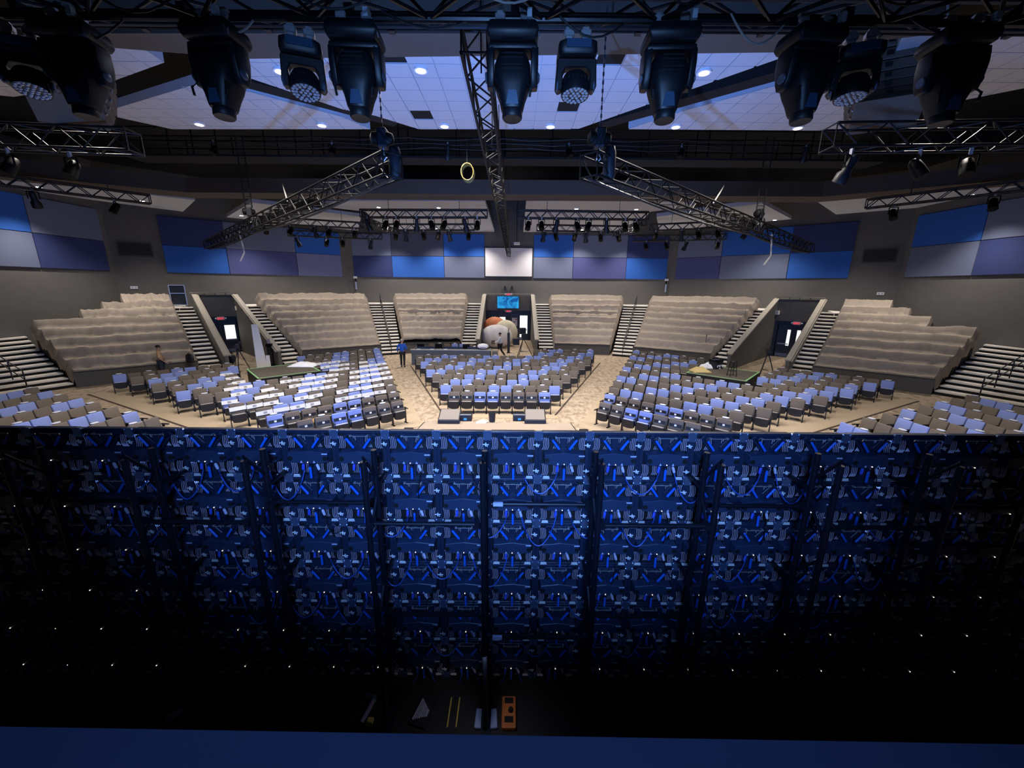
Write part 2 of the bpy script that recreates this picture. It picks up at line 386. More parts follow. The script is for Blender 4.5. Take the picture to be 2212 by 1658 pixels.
# black beams that frame the clouds
def beam(n, a, b, w_, z0, z1, label):
    struct(f'trim_{n}', MB().bar((*a, (z0+z1)/2), (*b, (z0+z1)/2), w_, z1-z0).mesh('beam', m_void), label, 'beam')
beam(12, (-8.0, 11.4), (-3.9, 14.6), .5, 10.25, 10.9, 'black diagonal ceiling beam left of the middle cloud')
beam(13, (6.9, 11.2), (2.9, 14.6), .5, 10.25, 10.9, 'black diagonal ceiling beam right of the middle cloud')

# ceiling downlights
m_bulb = mat('downlight_glow', 'fff4e6', .5, emit='fff2e4', es=14)
can = MB().lathe([(.17, 0), (.17, .05), (.12, .05), (.12, .01)], n=14).mesh('trim_ring', m_white)
glow = MB().lathe([(.115, 0), (.115, .012)], n=14).mesh('lens', m_bulb)
for i, (x, y) in enumerate(HOUSE+HOUSE2):
    lb = (f'glowing downlight, {ORD[i+1]} from left in the upper row of the near ceiling clouds' if i < 3 else f'glowing downlight, {ORD[i-2]} from left in the lower row of near ceiling clouds' if i < 9
          else ['downlight in the upper left edge cloud behind the speaker array', 'downlight in the upper right edge cloud behind the speaker array'][i-9] if i < 11
          else f'far downlight, {ORD[1+sorted(q[0] for q in HOUSE2).index(x)]} from the left among those beyond the bulkhead')
    t = thing('downlight', lb, 'downlight', (x, y, ZC-.05), 0, 'recessed downlights')
    ob('trim_ring', can, t); ob('lens', glow, t, (0, 0, -.005))

# ------------------------------------------------------------------ bleachers
NR = 8; ZT = 3.5; ZK = .75; RISE = (ZT-.35)/(NR-1)
def L2(a, b, t): return Vector(a)*(1-t)+Vector(b)*t
def bleacher(name, A, B, C, D, label, xlim=None):
    """A,B front corners left/right as seen, D,C the back ones; stepped body with a knee wall"""
    t = thing(name, label, 'bleacher')
    for r in range(NR):
        p = [L2(A, D, r/NR), L2(B, C, r/NR), L2(B, C, 1), L2(A, D, 1)]
        q = [L2(A, D, r/NR), L2(B, C, r/NR), L2(B, C, (r+1)/NR), L2(A, D, (r+1)/NR)]
        if xlim:
            q = clip_rect([tuple(x) for x in q], *((-25.55, 24.75, -10, 60) if r >= 5 and A[1] > 17 else (-26.2, 25.4, -10, 60) if A[1] > 17 else xlim))
            if len(q) < 3: continue
        ob('riser_step', MB().prism(q, 0, .35+RISE*r).mesh('riser_step', m_riser), t)
    A_, B_ = Vector(A), Vector(B); d = (B_-A_).normalized(); n = Vector((d.y, -d.x))
    if n.y > 0: n = -n
    ob('knee_wall', MB().prism([A_+n*.02, B_+n*.02, B_+n*.16, A_+n*.16], 0, ZK).mesh('knee_wall', m_knee), t)
    ob('knee_cap', MB().prism([A_, B_, B_+n*.19, A_+n*.19], ZK, ZK+.05).mesh('knee_cap', mat('knee_cap_paint', '35332f', .6)), t)
    return t
def cover(A, B, C, D, r0, r1, label, seed, xlim=None, wr=1.0, edge_lim=None):
    """one cloth sheet lying over the seat backs of rows r0..r1"""
    rnd = random.Random(seed); nu = 64; spr = 9
    nv = int((r1-r0)*spr)
    V = []; Fc = []
    wa = (Vector(B)-Vector(A)).length
    for j in range(nv+1):
        rr = r0+(r1-r0)*j/nv; r = math.floor(rr-1e-9); f = rr-r
        # profile over one row: seat front, rising over the back, dropping behind it
        if f < .10: h = .23+f/.10*.18
        elif f < .48: h = .41+(f-.10)/.38*.09
        elif f < .70: h = .50+(f-.48)/.22*.40
        elif f < .80: h = .90+(f-.70)/.1*.03
        else: h = .93-(f-.80)/.2*.25
        base = .35+RISE*r
        for i in range(nu+1):
            s = i/nu; ov = .012
            a = L2(A, D, rr/NR); b = L2(B, C, rr/NR)
            if xlim:
                rm = max(r, 0)+.6; a2 = L2(A, D, rm/NR); b2 = L2(B, C, rm/NR); lo, hi = 0, 1
                if b2.x > a2.x and b2.x > xlim[1]: hi = (xlim[1]-a2.x)/(b2.x-a2.x)
                if a2.x < xlim[0] and b2.x > a2.x: lo = (xlim[0]-a2.x)/(b2.x-a2.x)
                a, b = a+(b-a)*lo, a+(b-a)*hi
            p = a+(b-a)*(s*(1+2*ov)-ov)
            n1 = noise.noise(Vector((p.x*.9+seed, p.y*.9, 0)))
            n2 = noise.noise(Vector((p.x*2.3+p.y*1.1+seed, p.y*2.3, 3)))
            n3 = noise.noise(Vector((s*26+seed, rr*.6, 7)))
            z = base+h+.055*n1*wr+.06*n2*wr+.05*abs(n3)*wr
            # scalloped hem at the sides
            e = min(s, 1-s)
            if e < .03: z -= (.03-e)/.03*(.34+.22*math.sin(f*PI)+.08*n2)
            # gathered lower edge of the sheet
            if j == 0: z -= .10+.10*abs(math.sin(s*wa*2.1+seed))
            if edge_lim: p = Vector((min(max(p.x, edge_lim[0]), edge_lim[1]), p.y))
            V.append((p.x+.03*n2, p.y+.03*n1, max(z, .12)))
    for j in range(nv):
        for i in range(nu):
            k = j*(nu+1)+i; Fc.append((k, k+1, k+nu+2, k+nu+1))
    me = MB().add(V, Fc).mesh('seat_cover', m_drape, True)
    o = ob('seat_cover', me); tag(o, label, 'cloth cover', 'cloth covers over the bleachers')
    md = o.modifiers.new('thickness', 'SOLIDIFY'); md.thickness = .02; md.offset = 1
    return o
def stairs(A, B, C, D, n, z1, label, rail=None, xlim=None, z0=0.0):
    t = thing('staircase', label, 'stairs')
    for k in range(n):
        q = [L2(A, D, k/n), L2(B, C, k/n), L2(B, C, (k+1)/n), L2(A, D, (k+1)/n)]
        q2 = [L2(A, D, (k-.04)/n), L2(B, C, (k-.04)/n), L2(B, C, (k+.9)/n), L2(A, D, (k+.9)/n)]
        if xlim:
            q = clip_rect([tuple(x) for x in q], *xlim); q2 = clip_rect([tuple(x) for x in q2], *xlim)
            if len(q) < 3 or len(q2) < 3: continue
        z = z0+(z1-z0)*(k+1)/n
        st = ob('step', MB().prism(q, max(0, z-.45) if k > 3 else 0, z).mesh('step', m_riser), t)
        ob('tread', MB().prism(q2, z-.055, z+.018).mesh('tread', m_tread), st)
    if rail:
        m = m_black; pts = []
        for k in range(0, n+1, 2):
            p = L2(L2(A, D, k/n), L2(B, C, k/n), .5); z = z0+(z1-z0)*min(n, k+1)/n
            if xlim and not (xlim[0] < p.x < xlim[1]): continue
            pts.append((p, z))
        for p, z in pts: ob('rail_post', MB().tube((p.x, p.y, z-.3), (p.x, p.y, z+.9), .025, 6).mesh('rail_post', m), t)
        for hgt in (.9, .5):
            ob('hand_rail', MB().path([(p.x, p.y, z+hgt) for p, z in pts], .025, 6).mesh('hand_rail', m), t)
    return t
# central sections
CR = dict(A=(3.35, 30.75), B=(7.6, 30.05), C=(10.4, 37.5), D=(3.55, 38.2))
WRs = dict(A=(9.15, 29.2), B=(13.5, 26.2), C=(19.2, 30.9), D=(12.75, 36.7))
FRs = dict(A=(17.45, 22.2), B=(21.06, 18.9), C=(28.6, 23.1), D=(23.2, 27.8))
def mir(S): return dict(A=mx(S['B']), B=mx(S['A']), C=mx(S['D']), D=mx(S['C']))
XL = (-28.15, 27.35, -10, 60)
SECT = [('right of the central doors', CR, 'centre right'), ('right of the middle aisle', WRs, 'right'), ('beside the right wall', FRs, 'far right')]
for k, (wh, S, nm) in enumerate(SECT):
    xl = XL if k == 2 else None
    for side, T in ((1, S), (-1, mir(S))):
        w2 = wh if side > 0 else wh.replace('right', 'left')
        bleacher('bleacher', T['A'], T['B'], T['C'], T['D'], f'stepped black bleacher riser {w2} under brown cloth', xl)
        r0 = .95 if (k == 0 and side < 0) else .1
        cut = 5.0 if k else 4.6
        cover(T['A'], T['B'], T['C'], T['D'], r0, cut, f'brown cloth over the lower seats {w2}', 11*k+side*3+20, (-26.2, 25.4) if xl else None, 1.0)
        cover(T['A'], T['B'], T['C'], T['D'], cut-.12, 7.86, f'brown cloth over the upper seats {w2}', 7*k+side*5+50, (-25.55, 24.75) if xl else None, 1.7 if (k, side) in ((1, -1), (2, -1)) else 1.1)
# upper walkway behind the sections
for side in (1, -1):
    f = (lambda p: p) if side > 0 else mx
    P = [f(p) for p in [(VX1+.15, 38.2), (3.55, 38.2), (10.4, 37.5), (12.75, 36.7), (15.9, 34.0), (19.2, 30.9), (20.1, 29.9)]]
    Q = [f(p) for p in [(VX1+.15, BY), (3.55, BY), (13.4, BY), (15.4, BY), (18.2, 36.9), (22.4, 33.1), (23.2, 32.4)]]
    mb = MB()
    for i in range(6): mb.prism([P[i], P[i+1], Q[i+1], Q[i]], ZT-.3, ZT)
    struct('floor_upper_'+('right' if side > 0 else 'left'), mb.mesh('walkway', m_tread), f"upper walkway behind the {'right' if side > 0 else 'left'} bleachers", 'walkway')
    P = [f(p) for p in [(22.3, 27.4), (23.2, 27.8), (24.7, 26.5), (24.7, 31.0)]]
    struct('floor_upper_far_'+('right' if side > 0 else 'left'), MB().prism(P, ZT-.3, ZT).mesh('walkway', m_tread), f"upper walkway corner at the far {'right' if side > 0 else 'left'}", 'walkway')
# aisles of stairs
NS = 17
for side in (1, -1):
    nm = 'right' if side > 0 else 'left'
    def S4(A, B, C, D):
        if side > 0: return A, B, C, D
        return mx(B), mx(A), mx(D), mx(C)
    stairs(*S4((VX1+.35, 30.6), (3.3, 30.6), (3.5, 38.2), (VX1+.35, 38.2)), NS, ZT, f'narrow stairs just {nm} of the central doors')
    stairs(*S4((7.7, 29.6), (9.05, 28.9), (12.65, 36.6), (10.5, 37.4)), NS, ZT, f'stairs with a black handrail, in the aisle {nm} of the centre', rail=True)
    n_ = Vector((.671, .741)); d_ = Vector((.741, -.671)); F0 = Vector((9.2, 29.2))
    def W(s, t): return tuple(F0+d_*s+n_*t)
    stairs(*S4(W(5.4, -.3), W(6.55, -.3), W(7.3, 8), W(6.25, 8)), NS, ZT, f'stairs on the inner side of the {nm} passage')
    stairs(*S4(W(9.75, -.3), W(10.85, -.3), W(11.35, 8), W(10.2, 8)), NS, ZT, f'stairs on the outer side of the {nm} passage')
    stairs(*S4((21.2, 18.9), (22.6, 16.3), (29.2, 17.2), (28.6, 23.1)), 13, 2.45, f'wide curved stairs at the far {nm} edge', rail=True, xlim=XL)
    # side section at the picture's edge
    T = dict(A=(22.7, 16.0), B=(22.9, 9.5), C=(29.5, 9.5), D=(29.2, 16.9))
    T = T if side > 0 else mir(T)
    bleacher('bleacher', T['A'], T['B'], T['C'], T['D'], f'black bleacher riser at the {nm} picture edge', XL)
    cover(T['A'], T['B'], T['C'], T['D'], .1, 5.5, f'brown cloth over the seats at the {nm} picture edge', 90+side, None, 1.0, (-28.1, 27.3))
# ------------------------------------------------------------------ passages (vomitories)
m_doorf = mat('door_frame', '2d3340', .55); m_door = mat('door_leaf', '343a48', .5)
m_glass = mat('lit_window', 'f4f6ee', .3, emit='f6f8f0', es=.9)
m_vwall = mat('passage_wall', '5d5b58', .8, var=.05, scale=3)
def parapet(name, a, b, zf, zb, label, out):
    """sloping side wall from a (front) to b (back) with a light cap"""
    a, b = Vector(a), Vector(b); d = (b-a).normalized(); n = Vector((-d.y, d.x))*out*.18
    t = thing(name, label, 'parapet')
    vs = []
    for p, z in ((a, zf), (b, zb)): vs += [(p.x, p.y, 0), (p.x+n.x, p.y+n.y, 0), (p.x+n.x, p.y+n.y, z), (p.x, p.y, z)]
    fs = [(0, 1, 2, 3), (7, 6, 5, 4), (0, 3, 7, 4), (1, 5, 6, 2), (3, 2, 6, 7), (0, 4, 5, 1)]
    ob('wall', MB().add(vs, fs).mesh('wall', m_vwall), t)
    c0 = a+n*.5; c1 = b+n*.5
    ob('cap', MB().bar((c0.x, c0.y, zf+.04), (c1.x, c1.y, zb+.04), .3, .09).mesh('cap', m_beige), t)
    o = n*1.1
    ob('side_rail', MB().bar((c0.x+o.x, c0.y+o.y, zf+.0), (c1.x+o.x, c1.y+o.y, zb+.0), .05, .08).mesh('side_rail', m_beige), t)
    for k in range(1, 7):
        q = L2(c0+o, c1+o, k/7); z = zf+(zb-zf)*k/7
        ob('bracket', MB().box((q.x-.03, q.y-.03, z-.12), (q.x+.03, q.y+.03, z+.02)).mesh('bracket', m_black), t)
parapet('passage_parapet', (VX0, 30.3), (VX0, 38.3), 1.05, 4.35, 'sloping wall with a beige cap left of the central doors', 1)
parapet('passage_parapet', (VX1, 30.3), (VX1, 38.3), 1.05, 4.35, 'sloping wall with a beige cap right of the central doors', -1)
struct('trim_14', MB().box((VX0, 38.3, 2.9), (VX1, 38.5, 4.3)).mesh('lintel', m_wall2), 'grey lintel above the central doors', 'lintel')
t = thing('guard_rail', 'beige guard rail over the central doors', 'railing', (AX, 38.35, 4.3))
ob('top_rail', MB().bar((-2.4, 0, .16), (2.4, 0, .16), .1, .08).mesh('top_rail', m_beige), t)
for k in range(6): ob('post', MB().bar((-2.2+.88*k, 0, 0), (-2.2+.88*k, 0, .14), .05).mesh('post', m_beige), t)
# central doors: two pairs in one dark frame
DY = 38.48
def door_set(n, M, W_, H_, leaves, label):
    f = struct(f'door_{n}', None, label, 'door'); f.matrix_world = M
    fr = MB(); fr.box((-W_/2, 0, H_-.25), (W_/2, .2, H_)); fr.box((-W_/2, 0, 0), (-W_/2+.22, .2, H_-.25)); fr.box((W_/2-.22, 0, 0), (W_/2, .2, H_-.25)); fr.box((-.12, 0, 0), (.12, .2, H_-.25))
    ob('door_frame', fr.mesh('door_frame', m_doorf), f)
    for (x0, x1, wx0, wx1, wz0, wz1) in leaves:
        lf = ob('door_leaf', MB().box((x0+.01, .06, .02), (x1-.01, .12, H_-.26)).mesh('door_leaf', m_door, bevel=.01, seg=1), f)
        if wx1 > wx0: ob('window_pane', MB().box((wx0, .045, wz0), (wx1, .062, wz1)).mesh('window_pane', m_glass), lf)
        hx_ = x1-.12 if x0 < 0 else x0+.12
        ob('push_bar', MB().bar((x0+.12, .03, 1.02), (x1-.12, .03, 1.02), .05, .08).mesh('push_bar', m_silver), lf)
        ob('kick_plate', MB().box((x0+.06, .05, .06), (x1-.06, .061, .3)).mesh('kick_plate', mat('kick_plate', '7d8796', .4, .6)), lf)
    return f
d1 = door_set(1, Matrix.Translation((AX+.0, DY, 0)), 4.36, 2.88, [(-1.96, -1.04, -1.62, -1.3, 1.5, 2.25), (-1.04, -.12, -.85, -.3, 1.35, 2.25), (.12, 1.04, 0, 0, 0, 0), (1.04, 1.96, 1.12, 1.86, .3, 2.4)], 'dark double doors in the central passage, one showing daylight')
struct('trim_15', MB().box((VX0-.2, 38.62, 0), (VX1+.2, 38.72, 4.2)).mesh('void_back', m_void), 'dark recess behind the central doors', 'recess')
ps = MB().box((-.26, 0, 0), (.26, .01, .78)).mesh('door_notice', m_white)
o = thing('door_notice', 'white paper notice taped on the central door', 'notice', (AX+.6, DY+.03, 1.4)); ob('sheet', ps, o)
ob('heading', MB().box((.08, -.004, .56), (.22, 0, .7)).mesh('heading', mat('print_red', 'c03038', .7)), o)
for k in range(3): ob('text_line', MB().box((-.18, -.004, .42-.06*k), (.17-.05*k, 0, .45-.06*k)).mesh('text_line', mat('print_dark', '30343a', .7)), o)
# TV above the doors
m = bpy.data.materials.new('tv_picture'); m.use_nodes = True; nt = m.node_tree; bs = nt.nodes['Principled BSDF']
tc = nt.nodes.new('ShaderNodeTexCoord'); n1 = nt.nodes.new('ShaderNodeTexNoise'); n1.inputs['Scale'].default_value = 1.6; n1.inputs['Detail'].default_value = 5; n1.inputs['Distortion'].default_value = 1.2
r = nt.nodes.new('ShaderNodeValToRGB'); r.color_ramp.elements[0].position = .35; r.color_ramp.elements[0].color = (*hx('004a92'), 1); r.color_ramp.elements[1].position = .7; r.color_ramp.elements[1].color = (*hx('2fb0f0'), 1)
nt.links.new(tc.outputs['Object'], n1.inputs['Vector']); nt.links.new(n1.outputs['Fac'], r.inputs['Fac']); nt.links.new(r.outputs['Color'], bs.inputs['Emission Color']); bs.inputs['Emission Strength'].default_value = .9; bs.inputs['Base Color'].default_value = (0, 0, 0, 1)
t = thing('television', 'wall television glowing with a blue picture above the central doors', 'television', (AX-.05, 38.2, 3.1))
ob('casing', MB().box((-1.06, 0, -.02), (1.06, .09, 1.16)).mesh('casing', m_dark), t); ob('screen', MB().box((-1.03, -.01, .01), (1.03, 0, 1.13)).mesh('screen', m), t)
# exit signs
m_exit = mat('exit_red', 'c0303a', .5, emit='ff3a48', es=1.1); m_exitw = mat('exit_housing', 'd8c8c8', .5)
def exit_sign(loc, rz, label):
    t = thing('exit_sign', label, 'exit sign', loc, rz)
    ob('housing', MB().box((-.24, 0, 0), (.24, .06, .24)).mesh('housing', m_exitw), t)
    c = bpy.data.curves.new('exit', 'FONT'); c.body = 'EXIT'; c.size = .2; c.align_x = 'CENTER'; c.extrude = .004
    tmp = bpy.data.objects.new('tmp', c); COL.objects.link(tmp); bpy.context.view_layer.update()
    me = bpy.data.meshes.new_from_object(tmp); bpy.data.objects.remove(tmp); me.materials.clear(); me.materials.append(m_exit)
    ob('lettering', me, t, (0, -.006, .05), (PI/2, 0, 0))
    for s in (-1, 1): ob('lamp_head', MB().lathe([(.05, -.05), (.07, 0), (.04, .05)], (s*.3, .02, .12), 10).mesh('lamp_head', m_white), t)
exit_sign((AX, 38.15, 4.3), 0, 'red exit sign above the television')
exit_sign((AX, DY-.07, 2.72), 0, 'red exit sign on the frame of the central doors')
# side passages
for side in (1, -1):
    nm = 'right' if side > 0 else 'left'; f = (lambda p: Vector(p)) if side > 0 else (lambda p: Vector(mx(p)))
    a0, a1, b0, b1 = f(W(6.7, -.5)), f(W(7.45, 8.2)), f(W(9.6, -.5)), f(W(10.05, 8.2))
    parapet('passage_parapet', a0, a1, 1.0, 4.35, f'sloping wall with a beige cap on the inner side of the {nm} passage', -side if side < 0 else 1)
    parapet('passage_parapet', b0, b1, 1.0, 4.35, f'sloping wall with a beige cap on the outer side of the {nm} passage', side if side < 0 else -1)
    ang = math.atan2((b1-a1).y, (b1-a1).x) if side > 0 else math.atan2((a1-b1).y, (a1-b1).x)
    c = (a1+b1)/2
    M = Matrix.Translation((c.x, c.y, 0)) @ Matrix.Rotation(ang, 4, 'Z'); wv = (b1-a1).length
    struct('trim_%d' % (16 if side > 0 else 17), MB().box((-wv/2, -.05, 2.75), (wv/2, .3, 4.35)).xform(M).mesh('lintel', m_wall2), f'grey lintel over the doors of the {nm} passage', 'lintel')
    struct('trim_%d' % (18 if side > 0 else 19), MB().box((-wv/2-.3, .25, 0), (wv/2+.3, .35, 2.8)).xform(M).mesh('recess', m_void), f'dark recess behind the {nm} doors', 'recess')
    lv = [(-1.04, -.12, -.95, -.55, .9, 2.1), (.12, 1.04, .25, .9, 1.0, 2.1)] if side < 0 else [(-1.04, -.12, -.4, -.2, .9, 2.1), (.12, 1.04, .2, .42, 1.0, 2.1)]
    door_set(2 if side > 0 else 3, M @ Matrix.Translation((0, 0, 0)), min(wv, 2.6), 2.75, lv, f'dark double doors at the end of the {nm} passage')
    e = M @ Vector((0.1, -.12, 2.5)); exit_sign(e, ang, f'red exit sign over the {nm} passage doors')
    g0, g1 = M @ Vector((-wv/2-.15, -.05, 4.5)), M @ Vector((wv/2+.15, -.05, 4.5))
    t = thing('guard_rail', f'beige guard rail over the {nm} passage', 'railing')
    ob('top_rail', MB().bar(g0, g1, .1, .08).mesh('top_rail', m_beige), t)
    for k in range(5):
        q = g0.lerp(g1, (k+.3)/4.6); ob('post', MB().bar((q.x, q.y, 4.33), (q.x, q.y, 4.48), .05).mesh('post', m_beige), t)

# ------------------------------------------------------------------ stage
ZS = .62; LY = 3.55; LTOP = 3.637
m_stage = mat('stage_black', '0d0e10', .7, var=.1, scale=3)
m_thrust = mat('thrust_carpet', 'ad9d8b', .95, var=.06, scale=30, spec=.1)
t = thing('stage', 'black stage platform behind and under the LED wall', 'stage')
ob('deck', MB().prism([(-9, .2), (9, .2), (9, 8.6), (4.5, 10.6), (-5.5, 10.6), (-9, 8.6)], 0, ZS).mesh('deck', m_stage), t)
ob('thrust', MB().prism([(-3.15, 10.6), (2.2, 10.6), (2.0, 12.45), (-2.95, 12.45)], 0, ZS-.02).mesh('thrust', m_stage), t)
ob('thrust_carpet', MB().prism([(-3.1, 10.62), (2.15, 10.62), (1.96, 12.4), (-2.9, 12.4)], ZS-.02, ZS).mesh('thrust_carpet', m_thrust), t)
for s, x in ((-1, -3.2), (1, 2.2)):
    t = thing('stage_steps', f"dark low steps against the {'left' if s < 0 else 'right'} side of the carpeted thrust stage", 'steps', (x, 10.7, 0))
    for k in range(3): ob('step', MB().box((0 if s > 0 else -.28*(3-k), 0, 0), (.28*(3-k) if s > 0 else 0, 1.25-.3*(2-k), .19*(k+1))).mesh('step', m_stage), t)
# parapet ledge in front of the camera
struct('trim_20', MB().prism([(-3, .566), (3, .516), (3, .0), (-3, .05)], 3.2, 4.2).mesh('ledge', mat('ledge_paint', '090d1c', .85, var=.04, scale=5, spec=.1)), 'smooth navy ledge along the bottom edge of the view', 'ledge')

# ------------------------------------------------------------------ LED wall
m_led = mat('led_casing', '1d2a45', .42, .15)
m_led2 = mat('led_recess', '0a0d14', .6)
m_hub = mat('led_hub', '263757', .45, .1)
m_hand = mat('led_blue_handle', '1463e0', .45)
m_plugw = mat('plug_white', 'c9c6e8', .4)
m_plugb = mat('plug_blue', '3a56d8', .4)
m_fin = mat('heat_fin', 'd2c6e0', .35, .55)
m_plate = mat('corner_steel', '7f97c8', .3, .8)
m_stick = mat('sticker', 'b9c0e6', .5)
m_stat = mat('status_light', 'fff2d8', .4, emit='fff0e0', es=1.0)
m_front = mat('led_front', '05070c', .5, emit=(.13, .33, 1), es=8.0)
m_cab = mat('data_cable', '2a56b8', .45)
m_cabd = mat('dark_cable', '10141f', .5)
mb = MB()   # casing: rim, cross ribs and dark back
mb.box((-.25, .02, -.25), (-.215, .075, .25)).box((.215, .02, -.25), (.25, .075, .25)).box((-.215, .02, .222), (.215, .09, .25)).box((-.215, .02, -.25), (.215, .075, -.222))
mb.box((-.035, .015, -.222), (.035, .05, .222)).box((-.14, .01, .2), (.14, .045, .222))
for s in (-1, 1): mb.bar((s*.15, .03, .215), (s*.035, .03, .08), .05, .03, up=(0, 1, 0))
ME_case = mb.mesh('casing', m_led, bevel=.004, seg=1)
ME_back = MB().box((-.215, .05, -.222), (.215, .07, .222)).mesh('back_plate', m_led2)
ME_front = MB().box((-.244, .076, -.244), (.244, .08, .238)).mesh('pixel_face', m_front)
mb = MB(); prof = [(-.2, -.055), (-.19, -.063), (0, -.075), (.19, -.063), (.2, -.055), (.2, .05), (.12, .06), (0, .075), (-.12, .06), (-.2, .05)]
n = len(prof); vs = [(x, .045, z) for x, z in prof]+[(x*.96, -.055, z*.9) for x, z in prof]
ME_hub = mb.add(vs, [tuple(range(n)), tuple(range(2*n-1, n-1, -1))]+[(i, n+i, n+(i+1) % n, (i+1) % n) for i in range(n)]).mesh('hub_box', m_hub, bevel=.005, seg=1)
ME_vh = MB().bar((0, -.03, .062), (0, -.03, -.062), .022, .02, up=(0, 1, 0)).mesh('handle', m_hand, bevel=.005, seg=1)
ME_end = MB().box((-.016, -.035, -.012), (.016, .03, .012)).mesh('handle_mount', m_led)
ME_pw = MB().lathe([(.006, -.034), (.013, -.028), (.014, .02), (.009, .034)], n=8).mesh('plug', m_plugw, True)
ME_pb = MB().lathe([(.006, -.034), (.013, -.028), (.014, .02), (.009, .034)], n=8).mesh('plug', m_plugb, True)
mb = MB()
for k in range(4):
    x = (k-1.5)*.0165
    mb.path([(x-.012, .04, .065), (x-.004, .036, .045), (x, .036, .0), (x+.0, .036, -.03), (x-.012, .04, -.062)], .0042, 4)
ME_fin = mb.mesh('heat_sink', m_fin)
mb = MB(); 
for k in range(4):
    x = (k-1.5)*.0165
    mb.path([(x+.012, .04, .065), (x+.004, .036, .045), (x, .036, .0), (x+.0, .036, -.03), (x+.012, .04, -.062)], .0042, 4)
ME_fin2 = mb.mesh('heat_sink', m_fin)
mb = MB().box((-.042, .008, -.035), (.042, .018, .035)).box((-.03, .006, -.048), (.03, .018, .048))
for sx in (-1, 1):
    for sz in (-1, 1): mb.lathe([(.012, -.012), (.012, .0), (.006, .004)], (sx*.034, .006, sz*.034), 8, Matrix.Rotation(PI/2, 3, 'X'))
ME_plate = mb.mesh('corner_plate', m_plate)
m_latch = mat('latch_bright', 'f0f2fa', .3, .1)
ME_bolt = MB().box((-.03, .012, -.004), (.03, .02, .004)).box((-.006, .01, -.018), (.006, .02, .018)).box((.012, .012, -.024), (.02, .02, -.008)).mesh('latch', m_latch)
ME_slot = MB().box((-.035, .012, -.004), (.035, .02, .004)).box((-.03, .012, .01), (.03, .02, .022)).mesh('latch_slot', m_latch)
ME_stick = MB().box((-.028, -.0565, -.006), (.028, -.052, .006)).mesh('sticker', m_stick)
ME_knob = MB().lathe([(.024, -.06), (.026, -.05), (.02, 0), (.02, .04)], (0, 0, 0), 10, Matrix.Rotation(-PI/2, 3, 'X')).mesh('knob', m_dark, True)
ME_stat = MB().lathe([(.005, -.004), (.005, .004), (.002, .006)], (0, -.058, 0), 8, Matrix.Rotation(PI/2, 3, 'X')).mesh('status_light', m_stat)
ME_arrow = MB().add([(-.012, -.058, -.012), (.012, -.058, -.012), (0, -.058, .012), (-.012, -.052, -.012), (.012, -.052, -.012), (0, -.052, .012)], [(0, 1, 2), (5, 4, 3), (0, 3, 4, 1), (1, 4, 5, 2), (2, 5, 3, 0)]).mesh('arrow_mark', m_stick)
mb = MB().box((-.02, .012, -.006), (.02, .03, .006)); mb.box((-.09, -.02, .0), (-.075, .03, .012)).box((.075, -.02, .0), (.09, .03, .012)); mb.bar((-.085, -.02, .006), (.085, -.02, .006), .006)
ME_bracket = mb.mesh('grip', m_silver)
def cable_mesh(p, q, sag, m, r=.0065):
    p, q = Vector(p), Vector(q); pts = []
    for k in range(13):
        t_ = k/12; a = p.lerp(q, t_); a.z -= sag*math.sin(PI*t_)**.75; a.y -= .05*math.sin(PI*t_)+.0
        pts.append(a)
    return MB().path(pts, r, 5).mesh('data_cable', m, True)
ME_cabA = cable_mesh((0, 0, 0), (.353, 0, 0), .30, m_cab)
ME_cabB = cable_mesh((0, 0, 0), (.353, 0, 0), .21, m_cab)
ME_cabC = cable_mesh((0, 0, 0), (-.05, .03, -.42), -.02, m_cabd, .005)
ME_cabD = cable_mesh((0, 0, 0), (.12, .02, -.2), .06, m_cabd, .005)
COLW = list(range(-13, 13)); NROW = 6
LX0 = -.235
